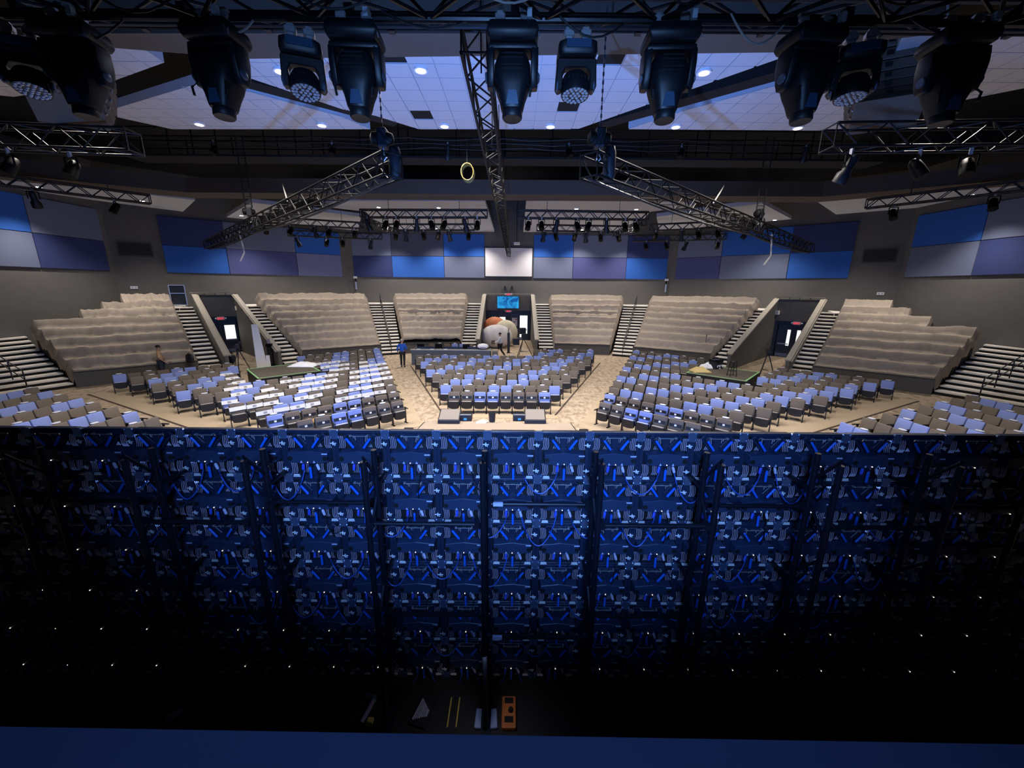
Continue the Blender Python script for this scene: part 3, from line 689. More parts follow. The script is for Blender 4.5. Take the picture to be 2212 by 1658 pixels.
for rrow in range(NROW):
    for c in COLW:
        x = LX0+.5*c+.25; z = LTOP-.25-.5*rrow
        k = c+1 if c >= 0 else -c
        lb = f"LED panel back, {ORD[rrow+1]} row from the top, {ORD[k]} column {'right' if c >= 0 else 'left'} of the centre post"
        t = thing('led_panel', lb, 'LED panel', (x, LY, z), 0, 'LED panels of the video wall seen from behind')
        ob('casing', ME_case, t); ob('back_plate', ME_back, t); ob('pixel_face', ME_front, t)
        hb = ob('hub_box', ME_hub, t, label='dark arched hub box')
        ob('sticker', ME_stick, hb, (.168, 0, .036)); ob('knob', ME_knob, hb, (-.168, 0, -.012)); ob('knob', ME_knob, hb, (.172, 0, -.012))
        ob('status_light', ME_stat, hb, (0, 0, -.05)); ob('arrow_mark', ME_arrow, hb, (-.062, 0, -.045)); ob('arrow_mark', ME_arrow, hb, (.062, 0, -.045))
        for s in (-1, 1):
            h = ob('handle', ME_vh, t, (s*.083, 0, .142), (0, s*.62, 0), 'blue handle bar')
            ob('handle_mount', ME_end, h, (0, 0, .07)); 
        h = ob('handle', ME_vh, t, (.004, -.0, -.172), (0, 0, 0), 'blue handle bar'); ob('handle_mount', ME_end, h, (0, 0, .068))
        ob('grip', ME_bracket, t, (0, 0, .205))
        pb = ob('plug', ME_pb, t, (-.064, -.03, -.112), (0, .12, 0), 'blue cable plug'); pw = ob('plug', ME_pw, t, (.083, -.03, -.112), (0, -.3, 0), 'white cable plug')
        hsh = (rrow*31+c*17) % 10
        if c < 12 and hsh in (0, 1, 4, 5, 8): ob('data_cable', ME_cabA if hsh % 2 else ME_cabB, t, (.092, -.03, -.145))
        elif hsh in (2, 6, 9): ob('data_cable', ME_cabC, t, (.092, -.03, -.145))
        elif hsh == 3: ob('data_cable', ME_cabD, t, (.092, -.03, -.145))
        for zz in (.13, -.145):
            ob('heat_sink', ME_fin, t, (-.175, -.018, zz)); ob('heat_sink', ME_fin2, t, (.175, -.018, zz))
            ob('latch', ME_bolt, t, (.232, 0, zz-.01))
        for zz in (.13, -.145): ob('heat_sink', ME_fin, t, (-.065, .01, zz)); ob('heat_sink', ME_fin2, t, (.065, .01, zz))
        ob('corner_plate', ME_plate, t, (-.25, 0, -.25)); (ob('corner_plate', ME_plate, t, (-.25, 0, .215)) if rrow == 0 else None); ob('latch_slot', ME_slot, t, (-.165, 0, -.236)); ob('latch_slot', ME_slot, t, (.165, 0, -.236))
# support ladders behind the wall
m_post = mat('post_black', '141a28', .4, .4)
ME_post = MB().tube((0, 0, 0), (0, 0, 3.58-ZS), .026, 10).mesh('post', m_post, True)
ME_col = MB().lathe([(.031, 0), (.031, .035)], n=10).mesh('collar', m_post)
for k in range(-5, 6):
    x = LX0+1.0*k-.005
    wh = 'at the centre' if k == 0 else f"{ORD[abs(k)]} {'right' if k > 0 else 'left'} of the centre"
    t = thing('support_ladder', f'black two-post support ladder behind the LED wall, {wh}', 'support frame', (x, 3.25, ZS))
    p = ob('post', ME_post, t); ob('collar', ME_col, p, (0, 0, 2.75)); ob('collar', ME_col, p, (0, 0, 2.45))
    p = ob('post', ME_post, t, (0, -.25, 0)); ob('collar', ME_col, p, (0, 0, 2.75))
    for j in range(6):
        z0 = .3+.48*j; ob('brace', MB().tube((0, 0 if j % 2 else -.25, z0), (0, -.25 if j % 2 else 0, z0+.3), .014, 6).mesh('brace', m_post), t)
    for j in range(3):
        ob('wall_arm', MB().bar((0, 0, .6+1.0*j), (0, .28, .6+1.0*j), .03).mesh('wall_arm', m_post), t)
    ob('foot', MB().box((-.05, -.45, 0), (.05, .2, .04)).mesh('foot', m_post), t)
for k in range(-5, 5):
    x0 = LX0+k+.05; x1 = LX0+k+.92
    nm = f"{ORD[k+1] if k >= 0 else ORD[-k]} bay {'right' if k >= 0 else 'left'} of the centre"
    for lev, (z, pos) in enumerate(((3.0 if k % 2 else 3.05, 'upper'), (1.8, 'lower'))):
        rear = (k % 2 == 1) if lev == 0 else (k % 2 == 0)
        yy = 3.0 if rear else 3.25
        t = thing('cross_tube', f'{pos} black cross tube behind the LED wall, {nm}', 'tube', (x0, yy, z))
        ob('tube', MB().tube((0, 0, 0), (x1-x0, 0, 0), .019, 8).mesh('tube', m_post, True), t)
        ob('end_clamp', MB().box((-.045, -.03, -.03), (.0, .03, .03)).mesh('end_clamp', m_post), t); ob('end_clamp', MB().box((x1-x0, -.03, -.03), (x1-x0+.045, .03, .03)).mesh('end_clamp', m_post), t)
        if k == 0: ob('sticker', MB().box((.02, -.021, -.016), (.11, -.0, .02)).mesh('sticker', m_stick), t)
# bits lying on the stage behind the wall
def p62(u, v): return pz(u, v, ZS)
m_or = mat('orange_case', 'b0622c', .6); m_lb = mat('pale_blue_cloth', '7f93b8', .8)
q = p62(1099, 1570); t = thing('cable_drum_board', 'orange board with square cut-outs lying on the stage floor', 'board', (q.x, q.y-.02, ZS))
ob('board', MB().box((-.075, -.02, 0), (.075, .30, .05)).mesh('board', m_or, bevel=.01), t)
for yy in (.03, .22): ob('cut_out', MB().box((-.045, yy, .05), (.045, yy+.06, .053)).mesh('cut_out', m_void), t)
ob('knob', MB().lathe([(.03, 0), (.02, .03)], (.02, .15, .05), 10).mesh('knob', m_dark), t)
for k, u in enumerate((1035, 1064)):
    q = p62(u, 1572); o = ob('folded_cloth', MB().box((-.05, -.02, 0), (.05, .17, .035)).mesh('folded_cloth', m_lb, bevel=.01), None, (q.x, q.y, ZS), (0, 0, .08 if k else -.05)); tag(o, ['left', 'right'][k]+' of two folded pale blue cloths beside the orange board', 'cloth')
q = p62(905, 1560); t = thing('tool_tray', 'open tray of silver tools on the stage floor', 'tray', (q.x, q.y, ZS), -.25)
ob('tray', MB().box((-.09, -.05, 0), (.09, .26, .03)).mesh('tray', m_dark), t)
for k in range(7): ob('tool', MB().bar((-.06+.02*k, -.02+.01*k, .045), (-.05+.018*k, .2-.015*k, .045), .014, .014).mesh('tool', m_silver if k % 3 else m_fin), t)
q = p62(788, 1545); t = thing('metal_bracket', 'bent grey metal bracket on the stage floor', 'bracket', (q.x, q.y, ZS), -.2)
ob('long_leg', MB().box((0, -.08, 0), (.03, .2, .03)).mesh('long_leg', m_fin), t); ob('short_leg', MB().box((-.1, .17, 0), (0, .2, .03)).mesh('short_leg', m_fin), t)
o = ob('green_tape_roll', MB().box((-.02, -.04, 0), (.02, .04, .02)).mesh('green_tape_roll', mat('green', '2f8a5c', .6), bevel=.005), None, (p62(810, 1510).x, p62(810, 1510).y, ZS)); tag(o, 'small green tape piece on the stage floor', 'tape')
for k, u in enumerate((966, 985)):
    q = p62(u, 1570); o = ob('tape_strip', MB().box((-.006, 0, 0), (.006, .3, .004)).mesh('tape_strip', mat('yellow_tape', 'b8a24a', .6)), None, (q.x, q.y, ZS)); tag(o, ['left', 'right'][k]+' of two thin tape strips on the stage floor', 'tape')
q = p62(372, 1550); o = ob('grey_flap', MB().box((-.04, -.05, 0), (.04, .12, .03)).mesh('grey_flap', m_fin, bevel=.008), None, (q.x, q.y, ZS), (0, 0, -.5)); tag(o, 'grey flat offcut on the stage floor at lower left', 'offcut')
q = p62(830, 1565); o = ob('yellow_block', MB().box((-.03, -.03, 0), (.03, .05, .04)).mesh('yellow_block', mat('yellow_tape', 'b8a24a', .6), bevel=.006), None, (q.x-.15, q.y, ZS)); tag(o, 'small yellow block on the stage floor', 'block')
# small clip lamp added on the central rear post to brighten the floor items
t = thing('clip_lamp', 'tiny black clip lamp low on the centre support post', 'lamp', (LX0-.005, 2.955, 1.75))
ob('clip', MB().box((-.03, .0, -.02), (.03, .05, .03)).mesh('clip', m_post), t); ob('lamp_head', MB().lathe([(.035, -.06), (.03, -.02), (.015, .0)], (0, -.03, -.01), 10).mesh('lamp_head', m_post, True), t)
lamp('SPOT', (LX0-.005, 2.925, 1.665), (LX0-.15, 2.75, .6), 7, (.85, .85, 1), .03, 130, .8)
# on the carpeted thrust
m_wedge = mat('monitor_top', '8d8478', .7)
for k, u in enumerate((970, 1156)):
    q = pz(u, 913, ZS); t = thing('floor_monitor', f"flat black stage monitor speaker at the {'left' if k == 0 else 'right'} front of the thrust", 'speaker', (q.x, q.y, ZS))
    ob('cabinet', MB().add([(-.36, -.1, 0), (.36, -.1, 0), (.36, .5, 0), (-.36, .5, 0), (-.36, -.1, .12), (.36, -.1, .12), (.36, .5, .34), (-.36, .5, .34)], [(0, 3, 2, 1), (4, 5, 6, 7), (0, 1, 5, 4), (1, 2, 6, 5), (2, 3, 7, 6), (3, 0, 4, 7)]).mesh('cabinet', m_dark, bevel=.01), t)
    ob('grille', MB().add([(-.32, -.06, .137), (.32, -.06, .137), (.32, .46, .328), (-.32, .46, .328), (-.32, -.06, .145), (.32, -.06, .145), (.32, .46, .336), (-.32, .46, .336)], [(0, 3, 2, 1), (4, 5, 6, 7), (0, 1, 5, 4), (1, 2, 6, 5), (2, 3, 7, 6), (3, 0, 4, 7)]).mesh('grille', m_wedge), t)
for k, u in enumerate((1005, 1122)):
    q = pz(u, 910, ZS); t = thing('control_box', f"small black box with a blue label beside the {'left' if k == 0 else 'right'} floor monitor", 'box', (q.x, q.y, ZS))
    ob('body', MB().box((-.22, 0, 0), (.22, .3, .22)).mesh('body', m_dark, bevel=.02), t); ob('label_plate', MB().box((-.05, -.006, .05), (.05, 0, .12)).mesh('label_plate', mat('cyan_label', '49b5d8', .5)), t)
    ob('top_strip', MB().box((-.2, .02, .22), (.2, .1, .228)).mesh('top_strip', m_silver), t)
q = pz(1063, 910, ZS); t = thing('waste_bin', 'small black bin between the floor monitors', 'bin', (q.x, q.y, ZS)); ob('body', MB().lathe([(.1, 0), (.12, .3), (.105, .3), (.09, .02)], n=14).mesh('body', m_dark, True), t); ob('rim', MB().lathe([(.125, .29), (.125, .31), (.1, .31)], n=14).mesh('rim', m_black), t)
q = pz(1041, 913, ZS); o = ob('crumpled_paper', MB().add([(-.2, -.05, .0), (.12, -.08, .01), (.22, .12, .03), (.02, .2, .05), (-.18, .12, .02), (0, .05, .08)], [(0, 1, 5), (1, 2, 5), (2, 3, 5), (3, 4, 5), (4, 0, 5), (4, 3, 2, 1, 0)]).mesh('crumpled_paper', m_white), None, (q.x, q.y, ZS)); tag(o, 'white crumpled sheet on the thrust beside the bin', 'paper')

# ------------------------------------------------------------------ seats
def rbox(a, b, bev, m, name, seg=3): return MB().box(a, b).mesh(name, m, True, bev, seg)
ME = {}
for nm, m in (('b', m_blue), ('n', m_brown)):
    mb = MB(); mb.box((-.235, -.05, 0), (.235, .045, .47)); mb.xform(Matrix.Translation((0, .06, .40)) @ Matrix.Rotation(-.2, 4, 'X'))
    ME['back'+nm] = mb.mesh('backrest', m, True, .04, 3)
    mb = MB(); mb.box((-.2, -.02, 0), (.2, .07, .035)); mb.xform(Matrix.Translation((0, -.10, .50)) @ Matrix.Rotation(-.15, 4, 'X'))
    ME['edge'+nm] = mb.mesh('seat_edge', mat('seat_edge_'+nm, 'aab2cf' if nm == 'b' else '9b958d', .6), True, .012, 1)
mb = MB(); mb.box((-.24, .05, -.12), (.24, .07, .42)); mb.xform(Matrix.Translation((0, .06, .40)) @ Matrix.Rotation(-.2, 4, 'X')); ME['shell'] = mb.mesh('back_shell', m_shell)
mb = MB(); n = 8
pr = [(-.215, .5), (-.22, .3)]+[(-.2+.4*k/8, .235-.03*math.sin(PI*k/8)) for k in range(9)]+[(.22, .3), (.215, .5)]
k = len(pr); vs = [(x, -.10-.05*(z-.2), z) for x, z in pr]+[(x, .0-.05*(z-.2), z) for x, z in pr]
ME['pan'] = mb.add(vs, [tuple(range(k)), tuple(range(2*k-1, k-1, -1))]+[(i, k+i, k+(i+1) % k, (i+1) % k) for i in range(k)]).mesh('seat_pan', m_shell)
mb = MB(); mb.box((-.016, -.02, .02), (.016, .05, .6)).box((-.02, -.12, 0), (.02, .12, .025)); ME['leg'] = mb.mesh('leg', m_shell)
ME['arm'] = MB().box((-.024, -.2, .58), (.024, .08, .615)).mesh('armrest', m_shell, bevel=.008, seg=1)
ME['cup'] = MB().lathe([(.07, 0), (.11, .006), (.115, .025), (.1, .03)], n=14, sy=.62).mesh('cup_holder', mat('cup_white', 'd6dbe8', .35), True)
ME['rim'] = MB().lathe([(.05, -.03), (.1, -.008), (.102, .004)], n=14, sy=.66).mesh('cup_rim', m_dark, True)
ME['tag'] = MB().box((-.035, -.004, -.03), (.035, 0, .03)).mesh('name_card', m_white)
ME['strap'] = MB().box((-.2, -.004, -.05), (.2, 0, .05)).mesh('seat_band', m_shell)
SEATS = []
def visible(p):
    u, v = proj((p[0], p[1], .86)); u2, v2 = proj((p[0], p[1], .5))
    return -25 < u < 2237 and v < 929+.0082*(u-1106)
def seat(p, rz, c, label, cup, card=False, z=0, group='theater seats'):
    t = thing('blue_theater_seat' if c == 'b' else 'brown_theater_seat', label, 'theater seat', (p[0], p[1], z+.012), rz, group)
    ob('backrest', ME['back'+c], t); ob('back_shell', ME['shell'], t); ob('seat_pan', ME['pan'], t); ob('seat_edge', ME['edge'+c], t)
    for s in (-1, 1): ob('leg', ME['leg'], t, (s*.255, 0, 0)); ob('armrest', ME['arm'], t, (s*.255, 0, 0))
    if cup: q = ob('cup_holder', ME['cup'], t, (0, .19, .87)); ob('cup_rim', ME['rim'], q, (0, 0, 0))
    if card: b_ = ob('seat_band', ME['strap'], t, (0, .055, .66), (-.2, 0, 0)); ob('name_card', ME['tag'], b_, (0, -.004, 0))
    SEATS.append(t)
    return t
def cname(c): return 'blue' if c == 'b' else 'brown'
def rowcol(i, off): return 'b' if (i+off) % 5 in (0, 1) else 'n'
def place_row(pts, rz, rownum, block, cardrow=False, skip=None, off=None):
    vis = [(i, p) for i, p in enumerate(pts) if visible(p) and not (skip and skip(p))]
    off = off if off is not None else (rownum*3) % 5
    out = []
    for j, (i, p) in enumerate(vis):
        c = rowcol(i, off)
        lb = f"{cname(c)} seat, {ORD[min(j+1, 26)]} from left in {ORD[rownum]} row of the {block} block"
        out.append((seat(p, rz, c, lb, (i+rownum) % 2 == 0, cardrow, group='folding theater seats'), p, i))
    return out
SP = .527
for r_ in range(11):
    y = 15.2+1.1*r_
    xl = -2.79-.39*(y-15.26)+.28; xr = 1.76+.384*(y-15.25)-.28
    if r_ >= 9: xl = 1.75; y = 25.3+1.35*(r_-9)
    if r_ == 10: xr -= .3
    nn = int((xr-xl)/SP+.25)+1; x0 = (xl+xr)/2-(nn-1)*SP/2
    place_row([(x0+SP*i, y) for i in range(nn)], 0, r_+1, 'central', r_ == 0)
def plat_hit(c):
    def f(p):
        d = Vector((p[0]-c[0], p[1]-c[1])); e = d.dot(EE if c[0] > 0 else Vector((-EE.x, EE.y))); n_ = d.dot(EN if c[0] > 0 else Vector((-EN.x, EN.y)))
        return abs(e) < 1.75 and -1.75 < n_ < 9
    return f
PLR = (10.95, 19.75); PLL = (-11.7, 19.45)
LEFTSEATS = []
for side in (1, -1):
    f = (lambda p: (p.x, p.y)) if side > 0 else (lambda p: mx((p.x, p.y)))
    for r_ in range(12):
        nd = 1.16*r_; e0 = -.38*nd+.2; e1 = 3.6+.353*nd
        if r_ >= 10: e1 = min(e1, 9)
        nn = int((e1-e0)/SP)+1
        pts = [f(wp(nd, e0+SP*i)) for i in range(nn)]
        if side < 0: pts = pts[::-1]
        rz = -math.atan2(EN.x, EN.y)*side
        got = place_row(pts, rz, r_+1, 'right hand' if side > 0 else 'left hand', r_ < 2, plat_hit(PLR if side > 0 else PLL))
        if side < 0: LEFTSEATS.append(got)
for side in (1, -1):
    for r_ in range(8):
        p0 = Vector((10.6+1.16*r_, 11.75+.51*r_))
        pts = [(p0.x-.0*i, p0.y-SP*i) for i in range(9)]
        if side < 0: pts = [mx(p) for p in pts][::-1]
        place_row(pts, -PI/2*side*.93, r_+1, 'far right edge' if side > 0 else 'far left edge', off=r_*2)
# white paper strips laid across the backs of the left hand seats
m_print = mat('print_black', '2a2a2e', .7)
strip = MB().box((-.255, -.006, -.07), (.255, 0, .07)).mesh('sheet', m_white)
glyph = MB()
for k in range(5): glyph.bar((-.05+.025*k, -.008, -.04), (-.05+.025*k, -.008, .04), .008, .003, up=(0, 1, 0))
glyph.bar((-.055, -.008, .02), (.055, -.008, .02), .006, .003, up=(0, 1, 0)).bar((-.055, -.008, -.02), (.055, -.008, -.02), .006, .003, up=(0, 1, 0))
glyph = glyph.mesh('printed_mark', m_print)
for r_ in range(2, 10):
    row = LEFTSEATS[r_]; n = len(row)
    for j, (t, p, i) in enumerate(row):
        u, v = proj((p[0], p[1], .8))
        lo = 855-(905-v)*.35
        if not (485 < u < 842 and 778 < v < 906): continue
        if u < 640 and (r_*7+j*3) % 5 == 0: continue
        if (r_*11+j*5) % 7 == 0: continue
        rz = t.rotation_euler.z; M = Matrix.Translation((p[0], p[1], .012)) @ Matrix.Rotation(rz, 4, 'Z')
        q = M @ Vector((0, .035, .70))
        s = thing('reserved_strip', f'white paper strip on the {ORD[min(j+1, 26)]} seat from left, {ORD[r_+1]} row, left hand block', 'paper strip', q, rz+random.uniform(-.03, .03), 'white paper strips on the seats')
        s.rotation_euler = (-.2, random.uniform(-.05, .05), s.rotation_euler.z)
        ob('sheet', strip, s)
        if (r_+j) % 3: ob('printed_mark', glyph, s, (random.uniform(-.04, .06), 0, 0))

# ------------------------------------------------------------------ trusses
def truss(p0, p1, w_, h_, bay, label, r=.024, br=.012, each=True, m=m_truss, n=8, cat='truss'):
    p0, p1 = Vector(p0), Vector(p1); L = (p1-p0).length; d = (p1-p0)/L
    t = thing('lighting_truss', label, cat, p0); sd = d.cross(Vector((0, 0, 1))).normalized(); up = sd.cross(d)
    M = Matrix((d, sd, up)).transposed().to_4x4()
    me = MB().tube((0, 0, 0), (L, 0, 0), r, n).xform(M).mesh('chord', m, True)
    cs = {}
    for a in (-1, 1):
        for b in (-1, 1): ob('chord', me, t, sd*(a*w_/2)+up*(b*h_/2))
    nb = max(2, round(L/bay)); bl = L/nb; segs = []
    for k in range(nb):
        x0, x1 = k*bl, (k+1)*bl
        for a in (-1, 1):
            z0, z1 = (-h_/2, h_/2) if k % 2 else (h_/2, -h_/2)
            segs.append(((x0, a*w_/2, z0), (x1, a*w_/2, z1)))
        for b in (-1, 1):
            y0, y1 = (-w_/2, w_/2) if k % 2 else (w_/2, -w_/2)
            segs.append(((x0, y0, b*h_/2), (x1, y1, b*h_/2)))
    for x in (0, L):
        segs += [((x, -w_/2, -h_/2), (x, w_/2, -h_/2)), ((x, -w_/2, h_/2), (x, w_/2, h_/2)), ((x, -w_/2, -h_/2), (x, -w_/2, h_/2)), ((x, w_/2, -h_/2), (x, w_/2, h_/2))]
    if each:
        cache = {}
        for a, b in segs:
            key = tuple(round(b[i]-a[i], 3) for i in range(3))
            if key not in cache: cache[key] = MB().tube((0, 0, 0), key, br, 6).xform(M).mesh('brace', m, True)
            ob('brace', cache[key], t, M.to_3x3() @ Vector(a))
    else:
        mb = MB()
        for a, b in segs: mb.bar(a, b, br*1.8)
        o = ob('bracing', mb.xform(M).mesh('bracing', m), t); o['kind'] = 'stuff'
    return t
def cable(pts, r, m, label, name='cable', cat='cable', sag=0, parent=None):
    P = [Vector(p) for p in pts]; out = []
    for i in range(len(P)-1):
        for k in range(8):
            u = k/8; q = P[i].lerp(P[i+1], u); q.z -= sag*math.sin(PI*u); out.append(q)
    out.append(P[-1]); o = P[0].copy()
    x = ob(name, MB().path([q-o for q in out], r, 5).mesh(name, m, True), parent, o)
    if not parent: tag(x, label, cat)
    return x
def chain(p0, p1, label):
    p0, p1 = Vector(p0), Vector(p1); L = (p1-p0).length; t = thing('hoist_chain', label, 'chain', p0); d = (p1-p0)/L
    mb = MB(); n = int(L/.07)
    for k in range(n):
        c = d*(k+.5)*L/n; mb.box((c.x-(.018 if k % 2 else .006), c.y-(.006 if k % 2 else .018), c.z-.036), (c.x+(.018 if k % 2 else .006), c.y+(.006 if k % 2 else .018), c.z+.036))
    o = ob('links', mb.mesh('links', mat('chain_steel', '6b6a70', .4, .8)), t); o['kind'] = 'stuff'
    return t
def hoist(p, rz, label):
    t = thing('chain_hoist', label, 'hoist', p, rz)
    ob('motor', MB().lathe([(.08, -.24), (.13, -.2), (.13, .1), (.1, .2), (.05, .22)], (0, 0, .2), 12, Matrix.Rotation(PI/2, 3, 'Y')).mesh('motor', m_truss, True), t)
    ob('gear_case', MB().box((-.1, -.13, .02), (.1, .13, .38)).mesh('gear_case', m_black, bevel=.03), t)
    ob('chain_bag', MB().lathe([(.1, -.55), (.13, -.5), (.13, -.05), (.1, .05)], (.22, 0, 0), 10).mesh('chain_bag', m_dark, True), t)
    ob('hook', MB().path([(0, 0, .05), (0, 0, -.08), (.05, 0, -.15), (0, 0, -.2), (-.05, 0, -.16)], .018, 6).mesh('hook', m_silver), t)
# long truss down the hall's axis and the two diagonal ones
truss((-.47, 5.3, 7.8), (-.36, 35.5, 7.8), .3, .3, .55, 'long brown-black truss running down the middle of the hall')
for k, (x, y) in enumerate([(-.47, 6.4), (-.46, 9.2), (-.45, 13), (-.44, 18), (-.42, 24), (-.4, 31)]):
    o = ob('hanger_rod', MB().tube((0, 0, 0), (0, 0, 13-7.95), .012, 5).mesh('hanger_rod', m_black), None, (x, y, 7.95)); tag(o, f'{ORD[k+1]} thin hanger rod along the central truss from the stage', 'rod', 'hanger rods of the central truss')
TL0, TL1 = Vector((-2.45, 8.7, 7.4)), Vector((-18.6, 25.0, 7.4)); TR0, TR1 = Vector((1.5, 8.6, 7.4)), Vector((17.5, 24.2, 7.4))
truss(TL0, TL1, .42, .42, .5, 'large diagonal truss reaching toward the left bleachers', .03, .015)
truss(TR0, TR1, .42, .42, .5, 'large diagonal truss reaching toward the right bleachers', .03, .015)
for s, T0, T1 in ((-1, TL0, TL1), (1, TR0, TR1)):
    nm = 'left' if s < 0 else 'right'; q = T0.lerp(T1, .015)
    hoist((q.x, q.y, 7.75), 0, f'chain hoist with bag on the inner end of the {nm} diagonal truss')
    chain((q.x, q.y, 8.1), (q.x, q.y, 10.2), f'hanging chain over the inner end of the {nm} diagonal truss')
    q = T0.lerp(T1, .52); hoist((q.x, q.y, 7.75), .5, f'chain hoist at the middle of the {nm} diagonal truss')
    t = thing('truss_tower', f'black hanging lattice drop above the middle of the {nm} diagonal truss', 'truss', (q.x, q.y, 8.1))
    for a in (-.14, .14): ob('side_tube', MB().tube((a, 0, 0), (a, 0, 2.6), .025, 6).mesh('side_tube', m_black), t)
    for k in range(9): ob('rung', MB().tube((-.14, 0, .15+.28*k), (.14, 0, .15+.28*k), .014, 5).mesh('rung', m_black), t)
    c0 = T0.lerp(T1, .3); c1 = T0.lerp(T1, .62)
    cable([c0+Vector((0, 0, .25)), c0+Vector((-s*-2.0, 3.5, 1.6))], .022, mat('grey_cable', '9a9894', .6), f'pale straight cable slanting up from the {nm} diagonal truss', sag=.02)
    cable([T0+Vector((0, 0, -.25)), T0.lerp(T1, .5)+Vector((0, 0, -.3)), T1+Vector((0, 0, -.25))], .03, m_dark, f'dark cable loom slung under the {nm} diagonal truss', sag=.12)
    a = T0.lerp(T1, .62); cable([a, a+Vector((.1, 0, -.9)), a+Vector((-.15, 0, -1.3))], .035, mat('white_cable', 'b5b2b0', .6), f'white cable tail hanging from the {nm} diagonal truss')
# yellow cable coil hung by the axis truss
t = thing('cable_coil', 'yellow coiled cable hanging beside the central truss', 'cable coil', (-1.65, 15.2, 9.0))
for k in range(4): ob('loop', MB().path([(.22*math.cos(a*PI/8)+.01*k, .03*k, .28*math.sin(a*PI/8)-.02*k) for a in range(17)], .022, 5).mesh('loop', mat('yellow_cable', '7a6830', .6), True), t)
ob('hang_cord', MB().tube((0, 0, .26), (0, 0, 4.0), .012, 5).mesh('hang_cord', m_dark), t)
# small lamps on the far trusses
def small_lamp_meshes():
    d = {}
    d['clamp'] = MB().box((-.03, -.03, -.1), (.03, .03, .04)).mesh('clamp', m_silver)
    mb = MB(); mb.bar((-.15, 0, -.1), (.15, 0, -.1), .03).bar((-.15, 0, -.1), (-.15, 0, -.36), .03).bar((.15, 0, -.1), (.15, 0, -.36), .03); d['yoke'] = mb.mesh('yoke', m_truss)
    d['can'] = MB().lathe([(.06, .2), (.11, .15), (.13, -.02), (.14, -.26), (.1, -.265)], (0, 0, -.34), 12, Matrix.Rotation(-.55, 3, 'X')).mesh('lamp_can', m_truss, True)
    d['can2'] = MB().lathe([(.05, .25), (.09, .2), (.1, -.1), (.15, -.16), (.15, -.34), (.1, -.35)], (0, 0, -.34), 12, Matrix.Rotation(.5, 3, 'X')).mesh('lamp_can', m_dark, True)
    return d
SL = small_lamp_meshes()
def small_lamp(p, label, k, sc_=1.0):
    t = thing('stage_lamp', label, 'stage lamp', p, (k % 5-2)*.3, 'small lamps hung on the far trusses'); t.scale = (sc_,)*3
    ob('clamp', SL['clamp'], t); ob('yoke', SL['yoke'], t); ob('lamp_can', SL['can' if k % 3 else 'can2'], t)
FT = [('left front lamp truss at the hall centre', (-8.75, 24, 9.08), (-1.5, 24, 9.12), 8), ('right front lamp truss at the hall centre', (.3, 24, 9.12), (7.7, 24, 9.08), 8),
      ('left rear lamp truss at the hall centre', (-9.1, 30, 9.2), (-2.8, 30, 9.25), 6), ('right rear lamp truss at the hall centre', (1.7, 30, 9.25), (8.0, 30, 9.2), 6),
      ('angled lamp truss over the left middle bleachers', (-16.6, 27.2, 9.2), (-10.6, 29.4, 9.2), 5), ('angled lamp truss over the right middle bleachers', (9.6, 29.2, 9.2), (15.6, 27.0, 9.2), 5),
      ('rear lamp truss by the left rear corner', (-17.0, 31.2, 8.9), (-10.5, 33.0, 8.9), 4), ('rear lamp truss by the right rear corner', (9.6, 33.0, 8.9), (16.1, 31.2, 8.9), 4),
      ('slim truss along the left side ceiling strip', (-22.6, 16.2, 9.2), (-18.4, 21.3, 9.2), 3), ('slim truss along the right side ceiling strip', (22.0, 15.6, 9.2), (17.6, 21.0, 9.2), 3)]
for i, (nm, a, b, nl) in enumerate(FT):
    truss(a, b, .4, .4, .42, 'black '+nm, .035, .02, each=False, m=m_black)
    A, B = Vector(a), Vector(b)
    for k in range(nl):
        q = A.lerp(B, (k+.45+.18*math.sin(k*2.3+i))/nl)+Vector((0, -.2, -.2))
        small_lamp(q, f'stage lamp, {ORD[k+1]} from left on the {nm}' if a[0] < b[0] else f'stage lamp, {ORD[k+1]} from outside on the {nm}', k+i, 1.15)
    for u in (.22, .78):
        q = A.lerp(B, u); chain((q.x, q.y, q.z+.2), (q.x, q.y, q.z+1.0), f"{'first' if u < .5 else 'second'} short chain above the {nm}")
for s in (-1, 1):   # connecting beams between the front and rear lamp trusses
    x = -8.6 if s < 0 else 7.6
    truss((x, 24.2, 8.75), (x-.2*s, 30, 8.85), .3, .3, .45, f"dark connecting truss at the {'left' if s < 0 else 'right'} end of the lamp trusses", .03, .016, each=False, m=m_black)
    x = (AX-.9*s) if False else (AX+s*1.9)
# trusses beside the speaker arrays
truss((-13.2, 9.8, 8.25), (-8.9, 10.2, 8.25), .45, .45, .5, 'black truss hung below the left speaker array', .03, .015, m=m_black)
truss((6.9, 9.6, 8.25), (12.6, 9.3, 8.25), .45, .45, .5, 'black truss hung below the right speaker array', .03, .015, m=m_black)
for k, (x, y) in enumerate([(-12.6, 9.9), (-11.6, 9.9), (-10.4, 10.1), (7.4, 9.5), (8.9, 9.5), (9.9, 9.4)]):
    small_lamp((x, y, 7.98), f"stage lamp, {ORD[k % 3+1]} from left on the truss below the {'left' if k < 3 else 'right'} speaker array", k, .95)
